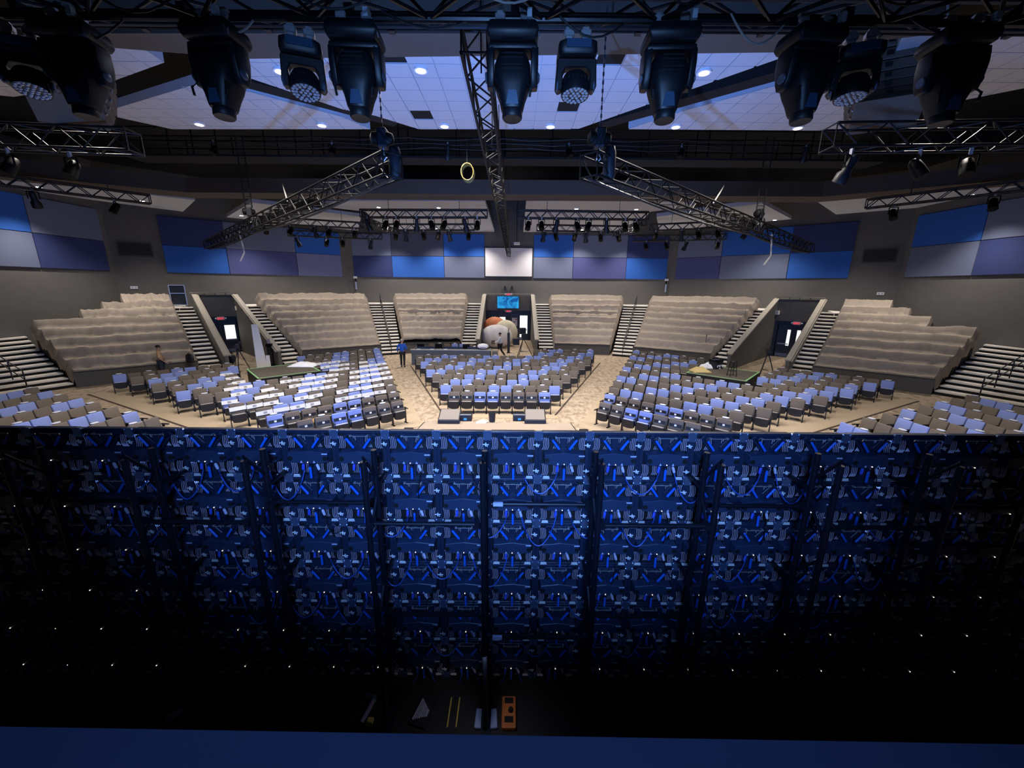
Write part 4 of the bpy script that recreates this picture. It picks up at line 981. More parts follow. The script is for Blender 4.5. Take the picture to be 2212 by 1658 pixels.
# catwalk in the dark gap of the ceiling
t = thing('catwalk', 'dark pipe catwalk in the ceiling gap beyond the near clouds', 'catwalk', (AX, 18.6, 10.35))
ob('walk_deck', MB().box((-16, -.5, -.08), (16, .5, 0)).mesh('walk_deck', m_void), t)
for z in (.5, 1.0):
    for y in (-.5, .5): ob('rail', MB().tube((-16, y, z), (16, y, z), .025, 6).mesh('rail', m_truss, True), t)
pm = MB().tube((0, 0, 0), (0, 0, 1.0), .025, 6).mesh('post', m_truss)
for k in range(17):
    for y in (-.5, .5): ob('post', pm, t, (-16+2*k, y, 0))
for k in range(3): ob('cable_run', MB().path([(-15+i, -.55, .25+.18*k+.05*math.sin(i*1.7+k)) for i in range(31)], .02, 5).mesh('cable_run', m_dark, True), t)
hm = MB().tube((0, 0, 0), (0, 0, 2.6), .03, 6).mesh('hanger', m_truss)
for k in range(7): ob('hanger', hm, t, (-13+4.3*k, -.5, 0))
for k in range(6):
    x = -12.5+4.9*k+.7*math.sin(k*3.1); q = (x, 18.08, 10.83)
    small_lamp(q, f'stage lamp, {ORD[k+1]} from left on the catwalk rail', k+1, .9)

# ------------------------------------------------------------------ near stage truss and moving lights
NY, NZ = 4.05, 7.28
m_fix = mat('fixture_body', '10151c', .45, .05)
truss((-7.2, 3.82, 7.5), (7.2, 3.82, 7.5), .46, .46, .5, 'big black stage truss above the LED wall carrying the moving lights', .03, .016, m=mat('stage_truss', '12161d', .35, .3))
truss((-7.2, 5.0, 8.1), (7.2, 5.0, 8.1), .46, .46, .9, 'second black truss behind the stage truss', .03, .018, m=m_black)
for k, (y, z) in enumerate([(4.5, 7.56), (6.0, 8.25), (3.3, 7.9)]):
    t = thing('rigging_pipe', ['long dark pipe just behind the stage truss', 'long dark pipe furthest behind the stage truss', 'long dark pipe above the stage truss'][k], 'pipe', (0, y, z))
    ob('pipe', MB().tube((-7.2, 0, 0), (7.2, 0, 0), .024, 8).mesh('pipe', m_truss, True), t)
    for j in range(9): ob('coupler', MB().box((-6.4+1.6*j-.04, -.04, -.04), (-6.4+1.6*j+.04, .04, .07)).mesh('coupler', m_black), t)
# meshes shared by the profile lights; origin at the clamp, body hangs down, lens aims at the hall floor
FM = {}
FM['clamp'] = MB().box((-.03, -.03, -.1), (.03, .03, .06)).box((-.045, -.04, -.03), (.045, .04, .03)).mesh('clamp', m_silver, bevel=.008, seg=1)
mb = MB(); mb.add([(-.2, -.15, -.1), (.2, -.15, -.1), (.2, .15, -.1), (-.2, .15, -.1), (-.225, -.17, -.2), (.225, -.17, -.2), (.225, .17, -.2), (-.225, .17, -.2), (-.2, -.14, -.27), (.2, -.14, -.27), (.2, .14, -.27), (-.2, .14, -.27)],
   [(0, 1, 2, 3), (0, 4, 5, 1), (1, 5, 6, 2), (2, 6, 7, 3), (3, 7, 4, 0), (4, 8, 9, 5), (5, 9, 10, 6), (6, 10, 11, 7), (7, 11, 8, 4), (11, 10, 9, 8)]); FM['base'] = mb.mesh('base', m_fix, True, .02, 2)
mb = MB(); mb.box((-.215, -.1, -.33), (.215, .1, -.27))
FM['yoke_top'] = mb.mesh('yoke', m_fix, True, .02, 2)
def arm(s):
    pr = [(-.10, -.30), (.10, -.30), (.11, -.42), (.085, -.58), (.05, -.66), (-.05, -.66), (-.085, -.58), (-.11, -.42)]
    vs = [(s*.165, y, z) for y, z in pr]+[(s*.225, y*.85, z) for y, z in pr]; n = len(pr)
    return MB().add(vs, [tuple(range(n)), tuple(range(2*n-1, n-1, -1))]+[(i, n+i, n+(i+1) % n, (i+1) % n) for i in range(n)]).mesh('yoke_arm', m_fix, True, .012, 2)
FM['armL'], FM['armR'] = arm(-1), arm(1)
def loft(rings, n=20, ex=3.2):
    vs = []; fs = []
    for (cx, cy, cz, rx, ry) in rings:
        for j in range(n):
            a = 2*PI*j/n; ca, sa = math.cos(a), math.sin(a)
            vs.append((cx+rx*math.copysign(abs(ca)**(2/ex), ca), cy+ry*math.copysign(abs(sa)**(2/ex), sa), cz))
    for i in range(len(rings)-1):
        for j in range(n): fs.append((i*n+j, (i+1)*n+j, (i+1)*n+(j+1) % n, i*n+(j+1) % n))
    fs.append(tuple(range(n))); fs.append(tuple((len(rings)-1)*n+j for j in range(n-1, -1, -1)))
    return vs, fs
vs, fs = loft([(0, 0, .21, .09, .07), (0, 0, .18, .135, .12), (0, 0, .08, .162, .15), (0, 0, -.06, .163, .15), (0, 0, -.14, .145, .14), (0, 0, -.22, .12, .12), (0, 0, -.32, .1, .1), (0, 0, -.345, .092, .092)])
FM['head'] = MB().add(vs, fs).mesh('lamp_head', m_fix, True)
FM['barrel'] = MB().lathe([(.086, -.34), (.09, -.36), (.09, -.41), (.082, -.425), (.06, -.42)], n=20).mesh('lens_barrel', m_dark, True)
FM['label'] = MB().add([(-.035, -.125, -.2), (.035, -.125, -.2), (.055, -.1, -.325), (-.055, -.1, -.325), (-.035, -.115, -.2), (.035, -.115, -.2), (.055, -.085, -.325), (-.055, -.085, -.325)], [(0, 3, 2, 1), (4, 5, 6, 7), (0, 1, 5, 4), (1, 2, 6, 5), (2, 3, 7, 6), (3, 0, 4, 7)]).mesh('front_plate', mat('fixture_plate', '2f4a68', .35))
mb = MB()
for z in (.13, .09, .02): mb.box((-.09, -.165, z-.008), (.09, -.13, z+.008))
FM['vents'] = mb.mesh('vent_ribs', m_dark)
FM['band'] = MB().add(*loft([(0, 0, -.02, .164, .155), (0, 0, .0, .164, .155)])).mesh('body_band', m_dark, True)
mb = MB(); mb.path([(-.13, -.12, -.14), (-.16, -.15, -.2), (-.15, -.14, -.28)], .011, 6); FM['h1'] = mb.mesh('carry_handle', m_fix, True)
mb = MB(); mb.path([(.13, -.12, -.14), (.16, -.15, -.2), (.15, -.14, -.28)], .011, 6); FM['h2'] = mb.mesh('carry_handle', m_fix, True)
FM['pivot'] = MB().lathe([(.045, -.012), (.05, 0), (.03, .012)], (0, 0, 0), 12, Matrix.Rotation(PI/2, 3, 'Y')).mesh('pivot_cap', mat('pivot_metal', '59697f', .4, .4), True)
FM['safety'] = MB().path([(.12, -.1, 0), (.2, -.12, -.12), (.23, -.14, -.26)], .006, 5).mesh('safety_wire', m_silver)
FM['lug'] = MB().box((-.02, -.15, -.1), (.02, -.1, -.02)).mesh('power_plug', mat('plug_grey', 'a9bcc8', .4))
FS = 1.0; FZ = .82
def profile_light(x, tilt, pan, label):
    t = thing('profile_moving_light', label, 'stage light', (x, NY, NZ), pan, 'large moving profile lights on the stage truss'); t.scale = (FS, FS, FZ)
    for s in (-.11, .11): ob('clamp', FM['clamp'], t, (s, 0, 0))
    ob('base', FM['base'], t); ob('yoke', FM['yoke_top'], t); ob('power_plug', FM['lug'], t, (.14, -.02, .0)); ob('safety_wire', FM['safety'], t)
    for kk, s in (('armL', -1), ('armR', 1)):
        a = ob('yoke_arm', FM[kk], t); ob('pivot_cap', FM['pivot'], a, (s*.23, -.02, -.56))
    h = ob('lamp_head', FM['head'], t, (0, 0, -.55), (tilt, 0, 0))
    for kk, nm in (('barrel', 'lens_barrel'), ('label', 'front_plate'), ('vents', 'vent_ribs'), ('band', 'body_band'), ('h1', 'carry_handle'), ('h2', 'carry_handle')): ob(nm, FM[kk], h)
def fx(u): return py(u, 165, NY).x
for k, (u, tl, pn) in enumerate([(175, -.08, .12), (480, -.1, -.1), (775, -.1, .05), (1107, -.12, 0), (1440, -.1, -.04), (1738, -.1, .1), (2050, -.06, -.12)]):
    profile_light(fx(u), tl, pn, f'large black moving profile light, {ORD[k+1]} from left on the stage truss')
# wash lights
WM = {}
WM['base'] = MB().add(*loft([(0, 0, -.03, .13, .1), (0, 0, -.06, .16, .13), (0, 0, -.14, .165, .135), (0, 0, -.17, .15, .12)], 24, 6)).mesh('base', m_fix, True)
mb = MB(); pr = [(-.165, -.17), (.165, -.17), (.175, -.42), (.15, -.46), (.115, -.44), (.115, -.3), (.09, -.25), (-.09, -.25), (-.115, -.3), (-.115, -.44), (-.15, -.46), (-.175, -.42)]
n = len(pr); WM['yoke'] = mb.add([(x, -.05, z) for x, z in pr]+[(x, .05, z) for x, z in pr], [tuple(range(n)), tuple(range(2*n-1, n-1, -1))]+[(i, n+i, n+(i+1) % n, (i+1) % n) for i in range(n)]).mesh('yoke', m_fix, bevel=.008, seg=1)
WM['head'] = MB().lathe([(.05, .13), (.1, .12), (.118, .07), (.122, -.06), (.118, -.075), (.108, -.07)], n=24).mesh('lamp_drum', m_fix, True)
mb = MB()
for ring, (cnt, rr) in enumerate(((1, 0), (6, .036), (12, .072), (18, .098))):
    for j in range(cnt):
        a = 2*PI*j/cnt; mb.lathe([(.0155, -.068), (.013, -.076), (.006, -.081)], (rr*math.cos(a), rr*math.sin(a), 0), 8)
WM['lens'] = mb.mesh('lens_cells', mat('lens_glass', 'c2c6d2', .12, .3, coat=1), True)
mb = MB()
for j in range(20):
    a = 2*PI*j/20; mb.box((.118*math.cos(a)-.006, .118*math.sin(a)-.006, .03), (.118*math.cos(a)+.006, .118*math.sin(a)+.006, .06))
WM['ribs'] = mb.mesh('cooling_ribs', m_dark)
WM['panel'] = MB().box((-.1, -.145, -.13), (.1, -.12, -.06)).mesh('control_panel', mat('fixture_plate', '2f4a68', .35))
def wash_light(x, pan, tilt, label):
    t = thing('wash_moving_light', label, 'stage light', (x, NY+.02, NZ-.16), pan, 'round moving wash lights on the stage truss'); t.scale = (1.05, 1.05, .86)
    for s in (-.07, .07): ob('clamp', FM['clamp'], t, (s, 0, .06))
    ob('base', WM['base'], t); ob('yoke', WM['yoke'], t); ob('control_panel', WM['panel'], t)
    for s in (-1, 1): ob('pivot_cap', FM['pivot'], t, (s*.155, -.02, -.41))
    h = ob('lamp_drum', WM['head'], t, (0, 0, -.42), (tilt, 0, 0)); l = ob('lens_cells', WM['lens'], h); l['kind'] = 'stuff'; ob('cooling_ribs', WM['ribs'], h)['kind'] = 'stuff'
for k, (u, pn, tl) in enumerate([(60, .5, .3), (655, .35, .3), (1244, 0, .18), (1848, -.35, .12)]):
    wash_light(fx(u), pn, -tl if False else -tl+.0, f'round moving wash light with a lens cluster, {ORD[k+1]} from left')
# loose cables looping under the stage truss
rc = random.Random(5)
for k in range(14):
    x = -4.9+.75*k; ln = rc.uniform(.4, .9)
    cable([(x, 3.6+.4*(k % 2), 7.3), (x+ln, 3.75+.3*(k % 2), 7.3)], .009, m_dark if k % 3 else mat('grey_cable', '9a9894', .6), f'{ORD[k+1]} slack cable from left looping under the stage truss', sag=rc.uniform(.1, .22))
t = thing('floor_wash_light', 'black floor wash light on the stage hidden in front of the LED wall', 'stage light', (AX, 5.2, ZS))  # unseen fixture added as a body for the uplight on the near clouds
ob('base', MB().box((-.17, -.14, 0), (.17, .14, .12)).mesh('base', m_fix, bevel=.02), t)
for s_ in (-1, 1): ob('yoke_arm', MB().bar((s_*.16, 0, .1), (s_*.16, 0, .36), .04, .08).mesh('yoke_arm', m_fix), t)
ob('lamp_drum', MB().lathe([(.06, -.14), (.12, -.12), (.125, .05), (.11, .055), (.1, .02)], (0, 0, .33), 20, Matrix.Rotation(-.68, 3, 'X')).mesh('lamp_drum', m_fix, True), t)
# ------------------------------------------------------------------ line arrays
m_arr = mat('speaker_paint', '6f6457', .65, var=.05, scale=8)
def line_array(cx, cy, rz, label):
    t = thing('line_array', label, 'speaker array', (cx, cy, 8.75), rz)
    n = 9; h = .31; p = Vector((0, 0, 0)); ang = .95
    for k in range(n):
        a = ang*(1-k/(n-1))**1.5           # the lowest boxes tilt most
        M = Matrix.Translation(p) @ Matrix.Rotation(-a, 4, 'X')
        vs = [(-.6, -.32, .03), (.6, -.32, .03), (.6, .32, 0), (-.6, .32, 0), (-.6, -.32, h-.05), (.6, -.32, h-.05), (.6, .32, h-.015), (-.6, .32, h-.015)]
        c = ob('speaker_box', MB().add(vs, [(0, 3, 2, 1), (4, 5, 6, 7), (0, 1, 5, 4), (1, 2, 6, 5), (2, 3, 7, 6), (3, 0, 4, 7)]).xform(M).mesh('speaker_box', m_arr, bevel=.008, seg=1), t)
        ob('front_grille', MB().box((-.57, .322, .02), (.57, .335, h-.03)).xform(M).mesh('front_grille', m_dark), c)
        for s in (-1, 1):
            ob('side_handle', MB().bar((s*.615, -.14, .08), (s*.615, -.14, .2), .02).bar((s*.615, .02, .08), (s*.615, .02, .2), .02).xform(M).mesh('side_handle', m_silver), c)
            ob('side_pocket', MB().box((s*.6-.006, -.12, .07), (s*.6+.006, .0, .21)).xform(M).mesh('side_pocket', m_dark), c)
        ob('connector', MB().box((-.06, -.34, .1), (.06, -.322, .2)).xform(M).mesh('connector', m_dark), c)
        p = p+Vector((0, -math.sin(a)*-1*h*.0, 0))+Matrix.Rotation(-a, 3, 'X') @ Vector((0, 0, h))
    ob('fly_frame', MB().box((-.5, -.35, 0), (.5, .35, .1)).xform(Matrix.Translation(p)).mesh('fly_frame', m_black), t)
    for s in (-.4, .4): ob('fly_chain', MB().tube((s, 0, .1), (s, 0, 12.9-8.75-p.z), .02, 5).xform(Matrix.Translation(p)).mesh('fly_chain', m_black), t)
line_array(8.15, 9.7, -.45, 'hanging brown line array of speakers at the upper right')
line_array(-9.9, 9.8, .45, 'hanging brown line array of speakers at the upper left')
cable([(8.2, 9.6, 11.4), (8.2, 9.0, 10.6), (8.4, 9.0, 9.9)], .02, mat('grey_cable', '9a9894', .6), 'grey coiled cable hanging behind the right line array', sag=-.1)

# ------------------------------------------------------------------ FOH desk
t = thing('mixing_desk', 'long grey sound desk behind the central seats', 'desk', (-4.05, 25.35, 0))
ob('front_panel', MB().box((-2.6, 0, 0), (2.6, .12, .98)).mesh('front_panel', m_deskp), t)
ob('side_panel', MB().box((-2.6, .12, 0), (-2.48, 1.3, .98)).mesh('side_panel', m_deskp), t); ob('side_panel', MB().box((2.48, .12, 0), (2.6, 1.3, .98)).mesh('side_panel', m_deskp), t)
ob('ledge', MB().box((-2.66, -.04, .98), (2.66, .3, 1.03)).mesh('ledge', mat('desk_ledge', 'a3a49f', .5)), t)
ob('worktop', MB().box((-2.48, .3, .72), (2.48, 1.3, .76)).mesh('worktop', m_dark), t)
for k, (x, wd) in enumerate(((-1.7, .75), (.1, .8), (1.5, .55))):
    c = thing('mixing_console', ['leftmost', 'middle', 'rightmost'][k]+' black mixing console on the sound desk', 'mixer', (-4.05+x, 26.05, .76), 0, 'consoles on the sound desk')
    ob('body', MB().add([(-wd, -.32, 0), (wd, -.32, 0), (wd, .35, 0), (-wd, .35, 0), (-wd, -.32, .3), (wd, -.32, .3), (wd, .35, .1), (-wd, .35, .1)], [(0, 3, 2, 1), (4, 5, 6, 7), (0, 1, 5, 4), (1, 2, 6, 5), (2, 3, 7, 6), (3, 0, 4, 7)]).mesh('body', m_dark, bevel=.02), c)
    ob('display', MB().bar((-wd*.8, -.25, .34), (wd*.8, -.25, .34), .02, .14).mesh('display', mat('console_screen', '26344e', .2)), c)
    for j in range(8): ob('fader_strip', MB().box((-wd*.85+j*wd*.21, -.1, .24), (-wd*.85+j*wd*.21+.05, .3, .25)).xform(Matrix.Identity(4)).mesh('fader_strip', m_truss), c)
for k, (x, y) in enumerate(((-2.2, 25.85), (-1.0, 26.0), (.9, 25.9))):
    c = thing('desk_monitor', f'small screen back, {ORD[k+1]} from left on the sound desk', 'monitor', (-4.05+x, y+.5, .76))
    ob('panel', MB().box((-.24, 0, .18), (.24, .04, .5)).mesh('panel', m_truss, bevel=.01), c); ob('stand', MB().box((-.03, .03, 0), (.03, .07, .25)).mesh('stand', m_dark), c); ob('foot', MB().box((-.12, -.06, 0), (.12, .12, .015)).mesh('foot', m_dark), c)
q = py(1044, 743, 25.9)
o = ob('white_bowl', MB().lathe([(.12, 0), (.33, .08), (.37, .2), (.3, .3), (.1, .35)], n=18).mesh('white_bowl', m_white, True), None, (-1.95, 25.7, 1.06)); tag(o, 'white dome shaped cover at the right end of the sound desk', 'cover')
ob('dome_rim', MB().lathe([(.36, .1), (.385, .14), (.36, .17)], n=18).mesh('dome_rim', m_fin, True), o)
for k in range(3):
    o = ob('clip_board', MB().box((-.12, 0, 0), (.12, .18, .02)).mesh('clip_board', m_white), None, (-6.2+.9*k, 25.4, 1.03), (0, 0, .2*k-.2)); tag(o, f'small white sheet, {ORD[k+1]} from left on the desk ledge', 'paper')
t = thing('equipment_rack', 'pale wooden end rack at the right of the sound desk', 'rack', (-1.15, 25.5, 0))
ob('case', MB().box((-.2, 0, 0), (.2, .7, .98)).mesh('case', mat('rack_wood', '9d8f7c', .6), bevel=.01), t); 
for k in range(4): ob('rack_unit', MB().box((-.17, -.012, .08+.22*k), (.17, 0, .26+.22*k)).mesh('rack_unit', m_wall2), t)
for j in range(6):
    c = 'b' if j in (3, 4) else 'n'
    seat((-6.1+.58*j, 29.2), 0, c, f'{cname(c)} seat, {ORD[j+1]} from left in the bare row behind the sound desk', j % 2 == 1, z=0)
# ------------------------------------------------------------------ platforms with green edge tape
m_green = mat('green_tape', '8fd08a', .5); m_ptop = mat('platform_carpet', '5b544c', .95, var=.08, scale=20)
for s, c in ((1, PLR), (-1, PLL)):
    nm = 'right' if s > 0 else 'left'
    t = thing('camera_platform', f"low black camera platform edged in green tape on the {nm}", 'platform', (c[0], c[1], 0), -math.atan2(EN.x, EN.y)*s)
    ob('skirt', MB().box((-1.35, -1.4, 0), (1.35, 1.4, .81)).mesh('skirt', m_shell), t); ob('deck', MB().box((-1.38, -1.43, .81), (1.38, 1.43, .85)).mesh('deck', m_ptop), t)
    for A, B in (((-1.38, -1.43), (1.38, -1.36)), ((-1.38, 1.36), (1.38, 1.43)), ((-1.38, -1.36), (-1.31, 1.36)), ((1.31, -1.36), (1.38, 1.36))): ob('tape_edge', MB().box((*A, .85), (*B, .856)).mesh('tape_edge', m_green), t)
def tripod(loc, h, spread, label, rz=0, big=False, z=0):
    t = thing('video_camera_tripod', label, 'video camera', (loc[0], loc[1], z), rz)
    for k in range(3):
        a = PI/2+2*PI*k/3+.35; l = ob('leg', MB().tube((spread*math.cos(a), spread*math.sin(a), 0), (.06*math.cos(a), .06*math.sin(a), h), .03 if big else .022, 6, .03).mesh('leg', m_shell), t)
        ob('foot', MB().lathe([(.05, 0), (.04, .04)], (spread*math.cos(a), spread*math.sin(a), 0), 8).mesh('foot', m_dark), l)
    ob('spreader', MB().lathe([(spread*.45, h*.38), (spread*.45, h*.385)], n=3, M=Matrix.Rotation(PI/2+.35, 3, 'Z')).mesh('spreader', m_shell), t)
    ob('pan_head', MB().lathe([(.06, 0), (.09, .05), (.07, .14)], (0, 0, h), 10).mesh('pan_head', m_dark, True), t)
    b = ob('camera_body', MB().box((-.09, -.25, h+.14), (.09, .3, h+.36)).mesh('camera_body', m_dark, bevel=.02), t)
    ob('lens', MB().lathe([(.06, 0), (.07, .18), (.085, .26)], (0, -.25, h+.24), 12, Matrix.Rotation(PI/2, 3, 'X')).mesh('lens', m_shell, True), b)
    ob('viewfinder', MB().box((.06, .05, h+.36), (.2, .25, h+.5)).mesh('viewfinder', m_dark, bevel=.01), b)
    ob('pan_handle', MB().tube((.05, .05, h+.1), (.2, .65, h-.12), .015, 6).mesh('pan_handle', m_dark), t)
    if big:
        ob('lens_hood', MB().box((-.2, -.55, h+.1), (.2, -.3, h+.5)).mesh('lens_hood', m_shell, bevel=.02), b); ob('prompter', MB().box((-.22, .1, h+.4), (.22, .4, h+.85)).mesh('prompter', m_shell, bevel=.02), b)
        ob('counter_box', MB().box((-.75, -.1, h-.35), (-.3, .3, h+.1)).mesh('counter_box', m_shell, bevel=.03), t); ob('dolly_ring', MB().lathe([(.45, .05), (.48, .08), (.45, .1)], n=18).mesh('dolly_ring', m_truss), t)
q = pz(522, 806, 0); tripod(q, 1.35, .55, 'video camera on a black tripod beside the left platform', .5)
q = pz(1650, 818, 0); tripod(q, 1.4, .55, 'video camera on a black tripod beside the right platform', -.4)
q = pz(1129, 768, 0); tripod((q.x, 28.2), 1.35, .8, 'large studio camera on a heavy tripod in the central passage', .2, True)
def stool(loc, h, label, r=.2, z=0):
    t = thing('bar_stool', label, 'stool', (*loc, z)); ob('seat', MB().lathe([(r, h-.05), (r+.01, h-.03), (r*.9, h)], n=16).mesh('seat', m_shell, True), t)
    for k in range(4):
        a = PI/4+k*PI/2; ob('leg', MB().tube((r*1.3*math.cos(a), r*1.3*math.sin(a), 0), (r*.8*math.cos(a), r*.8*math.sin(a), h-.04), .02, 6).mesh('leg', m_shell), t)
    for k in range(4):
        a, b = PI/4+k*PI/2, PI/4+(k+1)*PI/2; ob('stretcher', MB().tube((r*1.15*math.cos(a), r*1.15*math.sin(a), h*.35), (r*1.15*math.cos(b), r*1.15*math.sin(b), h*.35), .012, 5).mesh('stretcher', m_shell), t)
q = pz(1580, 812, .856); stool((q.x, q.y), .78, 'tall black metal stool on the right platform', .17, .856)
# items on the right platform
def blob(name, loc, sx, sy, h, m, label, cat, seed, z=0):
    V = []; Fc = []; n = 16
    for j in range(n+1):
        for i in range(n+1):
            x = (i/n*2-1); y = (j/n*2-1); r2 = max(abs(x), abs(y)); rr = (1-r2**2)
            z_ = max(0, h*(rr*.9+.35*noise.noise(Vector((x*2.2+seed, y*2.2, seed)))*(rr**.5)+.12*noise.noise(Vector((x*6, y*6+seed, 1)))*rr**.5))
            k = 1-.18*(.5+.5*noise.noise(Vector((x*1.7, y*1.7, seed+9))))
            V.append((x*sx*k, y*sy*k, z_+.004*(r2 < 1)))
    for j in range(n):
        for i in range(n): k = j*(n+1)+i; Fc.append((k, k+1, k+n+2, k+n+1))
    o = ob(name, MB().add(V, Fc).mesh(name, m, True), None, (loc[0], loc[1], z)); md = o.modifiers.new('t', 'SOLIDIFY'); md.thickness = .015; md.offset = 1
    return tag(o, label, cat)
q = pz(1512, 802, .856); blob('yellow_cloth', q, .5, .4, .25, mat('yellow_cloth', 'cdb778', .85), 'crumpled yellow cloth on the right platform', 'cloth', 3, .856)
q = pz(1528, 792, .856); blob('white_cloth', (q.x, q.y-.3), .55, .3, .3, m_white, 'crumpled white sheet at the back of the right platform', 'cloth', 8, .856)
q = pz(1545, 795, .856)
t = thing('cable_crate', 'black crate stuffed with cables on the right platform', 'crate', (q.x, q.y, .856), .5)
ob('body', MB().box((-.3, -.22, 0), (.3, .22, .42)).mesh('body', m_dark, bevel=.02), t); ob('rim', MB().box((-.32, -.24, .4), (.32, .24, .45)).mesh('rim', m_truss, bevel=.01), t)
for k in range(4): ob('cable_loop', MB().path([(.2*math.cos(a*PI/6)-.02*k, .14*math.sin(a*PI/6), .47+.03*k+.02*math.sin(a)) for a in range(13)], .018, 5).mesh('cable_loop', m_fin if k == 1 else m_dark), t)
for k in range(5): ob('label_sticker', MB().box((-.22+.1*k, -.246, .1+.06*(k % 2)), (-.15+.1*k, -.24, .22)).mesh('label_sticker', m_white), t)
q = pz(655, 790, .856); blob('paper_heap', q, .75, .4, .22, m_white, 'heap of white papers at the back corner of the left platform', 'paper', 5, .856)
# mic stand
q = pz(1525, 782, 0); t = thing('mic_stand', 'thin black microphone stand before the right bleachers', 'stand', (q.x, q.y+.4, 0)); ob('base', MB().lathe([(.14, 0), (.14, .02), (.02, .04)], n=14).mesh('base', m_shell), t); ob('pole', MB().tube((0, 0, .03), (0, 0, 1.75), .014, 6).mesh('pole', m_shell), t); ob('microphone', MB().lathe([(.02, 0), (.025, .12), (.03, .17), (.01, .2)], (0, 0, 1.73), 10).mesh('microphone', m_dark), t)
# left passage: tall white board, black stand, drum
q = pz(558, 800, 0)
t = thing('white_board', 'tall white panel leaning upright before the left passage', 'board', (q.x, q.y+.35, 0), .35)
ob('sheet', MB().add([(-.25, 0, 0), (.33, 0, 0), (.08, .12, 2.75), (-.25, .12, 2.75), (-.25, .05, 0), (.33, .05, 0), (.08, .17, 2.75), (-.25, .17, 2.75)], [(0, 3, 2, 1), (4, 5, 6, 7), (0, 1, 5, 4), (1, 2, 6, 5), (2, 3, 7, 6), (3, 0, 4, 7)]).mesh('sheet', m_white), t)
ob('side_flap', MB().box((.3, .02, 0), (.5, .06, .85)).mesh('side_flap', m_white), t)
q = pz(588, 790, 0); t = thing('display_stand', 'black slim stand with a sign head beside the tall white panel', 'stand', (q.x, q.y, 0)); ob('base', MB().box((-.22, -.18, 0), (.22, .18, .06)).mesh('base', m_shell), t); ob('column', MB().box((-.14, -.1, .06), (.14, .1, 1.25)).mesh('column', m_shell, bevel=.02), t); ob('head', MB().box((-.17, -.12, 1.25), (.17, .12, 1.45)).mesh('head', m_truss, bevel=.02), t); ob('sign_card', MB().box((-.1, -.02, 1.45), (.1, .0, 1.75)).mesh('sign_card', m_fin), t)
for k, (u, v) in enumerate(((500, 798), (1706, 800))):
    q = pz(u, v, 0); t = thing('round_seat', f"dark rounded swivel chair beside the {'left' if k == 0 else 'right'} camera", 'chair', (q.x, q.y, 0)); ob('back', MB().lathe([(.12, .42), (.34, .48), (.38, .7), (.33, .9), (.12, .98)], n=16, sy=.45).mesh('back', m_shell, True), t); ob('seat', MB().lathe([(.26, .36), (.28, .42), (.2, .45)], (0, -.15, 0), 14).mesh('seat', m_shell, True), t); ob('stem', MB().tube((0, -.1, .04), (0, -.1, .38), .03, 6).mesh('stem', m_shell), t)
    for j in range(5): ob('base_leg', MB().bar((0, -.1, .05), (.28*math.cos(j*1.257), -.1+.28*math.sin(j*1.257), .03), .04).mesh('base_leg', m_shell), t)
q = pz(411, 783, .8); t = thing('backpack', 'black bag standing on the left knee wall', 'bag', (q.x, q.y+.02, .8)); ob('body', MB().lathe([(.2, 0), (.24, .1), (.22, .4), (.1, .5)], n=14, sy=.4).mesh('body', m_shell, True), t); ob('strap', MB().path([(-.1, 0, .46), (0, 0, .58), (.1, 0, .46)], .015, 5).mesh('strap', m_dark), t)
# trolley on the upper walkway
t = thing('equipment_trolley', 'silver framed equipment case on wheels at the top of the left stairs', 'trolley', (-24.3, 28.9, ZT), .7)
ob('case', MB().box((-.42, -.3, .15), (.42, .3, 1.5)).mesh('case', m_dark), t)
for x in (-.43, .43):
    for y in (-.31, .31): ob('corner_rail', MB().bar((x, y, .12), (x, y, 1.52), .05).mesh('corner_rail', m_silver), t)
for z in (.13, .95, 1.51):
    for y in (-.31, .31): ob('cross_rail', MB().bar((-.43, y, z), (.43, y, z), .05).mesh('cross_rail', m_silver), t)
for x in (-.35, .35):
    for y in (-.25, .25): ob('wheel', MB().lathe([(.06, -.02), (.06, .02)], (x, y, .06), 10, Matrix.Rotation(PI/2, 3, 'Y')).mesh('wheel', m_shell), t)
# inflatables by the central doors
m_infw = mat('inflatable_white', 'd9d2cf', .6, var=.1, scale=2.5); m_info = mat('inflatable_orange', 'd07848', .6, var=.15, scale=3)
def ball(name, loc, rx, ry, rz_, m, label):
    mb = MB().lathe([(math.sin(PI*k/16)*1+.001, -math.cos(PI*k/16)) for k in range(17)], n=28, M=Matrix.Diagonal((rx, ry, rz_)))
    t = thing(name, label, 'inflatable', loc); ob('skin', mb.mesh('skin', m, True), t)
    for k in range(6):
        a = k*PI/3; ob('seam', MB().path([(rx*1.002*math.sin(PI*j/14)*math.cos(a), ry*1.002*math.sin(PI*j/14)*math.sin(a), -rz_*1.002*math.cos(PI*j/14)) for j in range(1, 14)], .012, 4).mesh('seam', m), t)
    ob('valve', MB().lathe([(.06, 0), (.04, .05)], (0, 0, rz_-.01), 8).mesh('valve', m_fin), t)
ball('inflatable_globe', (-1.35, 33.2, 1.0), 1.35, .95, .99, m_infw, 'big soft white inflatable globe before the central doors')
ball('inflatable_globe', (-1.6, 35.6, 1.25), 1.2, .9, 1.22, m_info, 'orange inflatable globe behind the white one')
ball('inflatable_globe', (-.6, 34.7, 1.15), 1.05, .8, 1.12, mat('inflatable_cream', 'dcd2b4', .6, var=.1, scale=2.5), 'cream inflatable globe right of the white one')
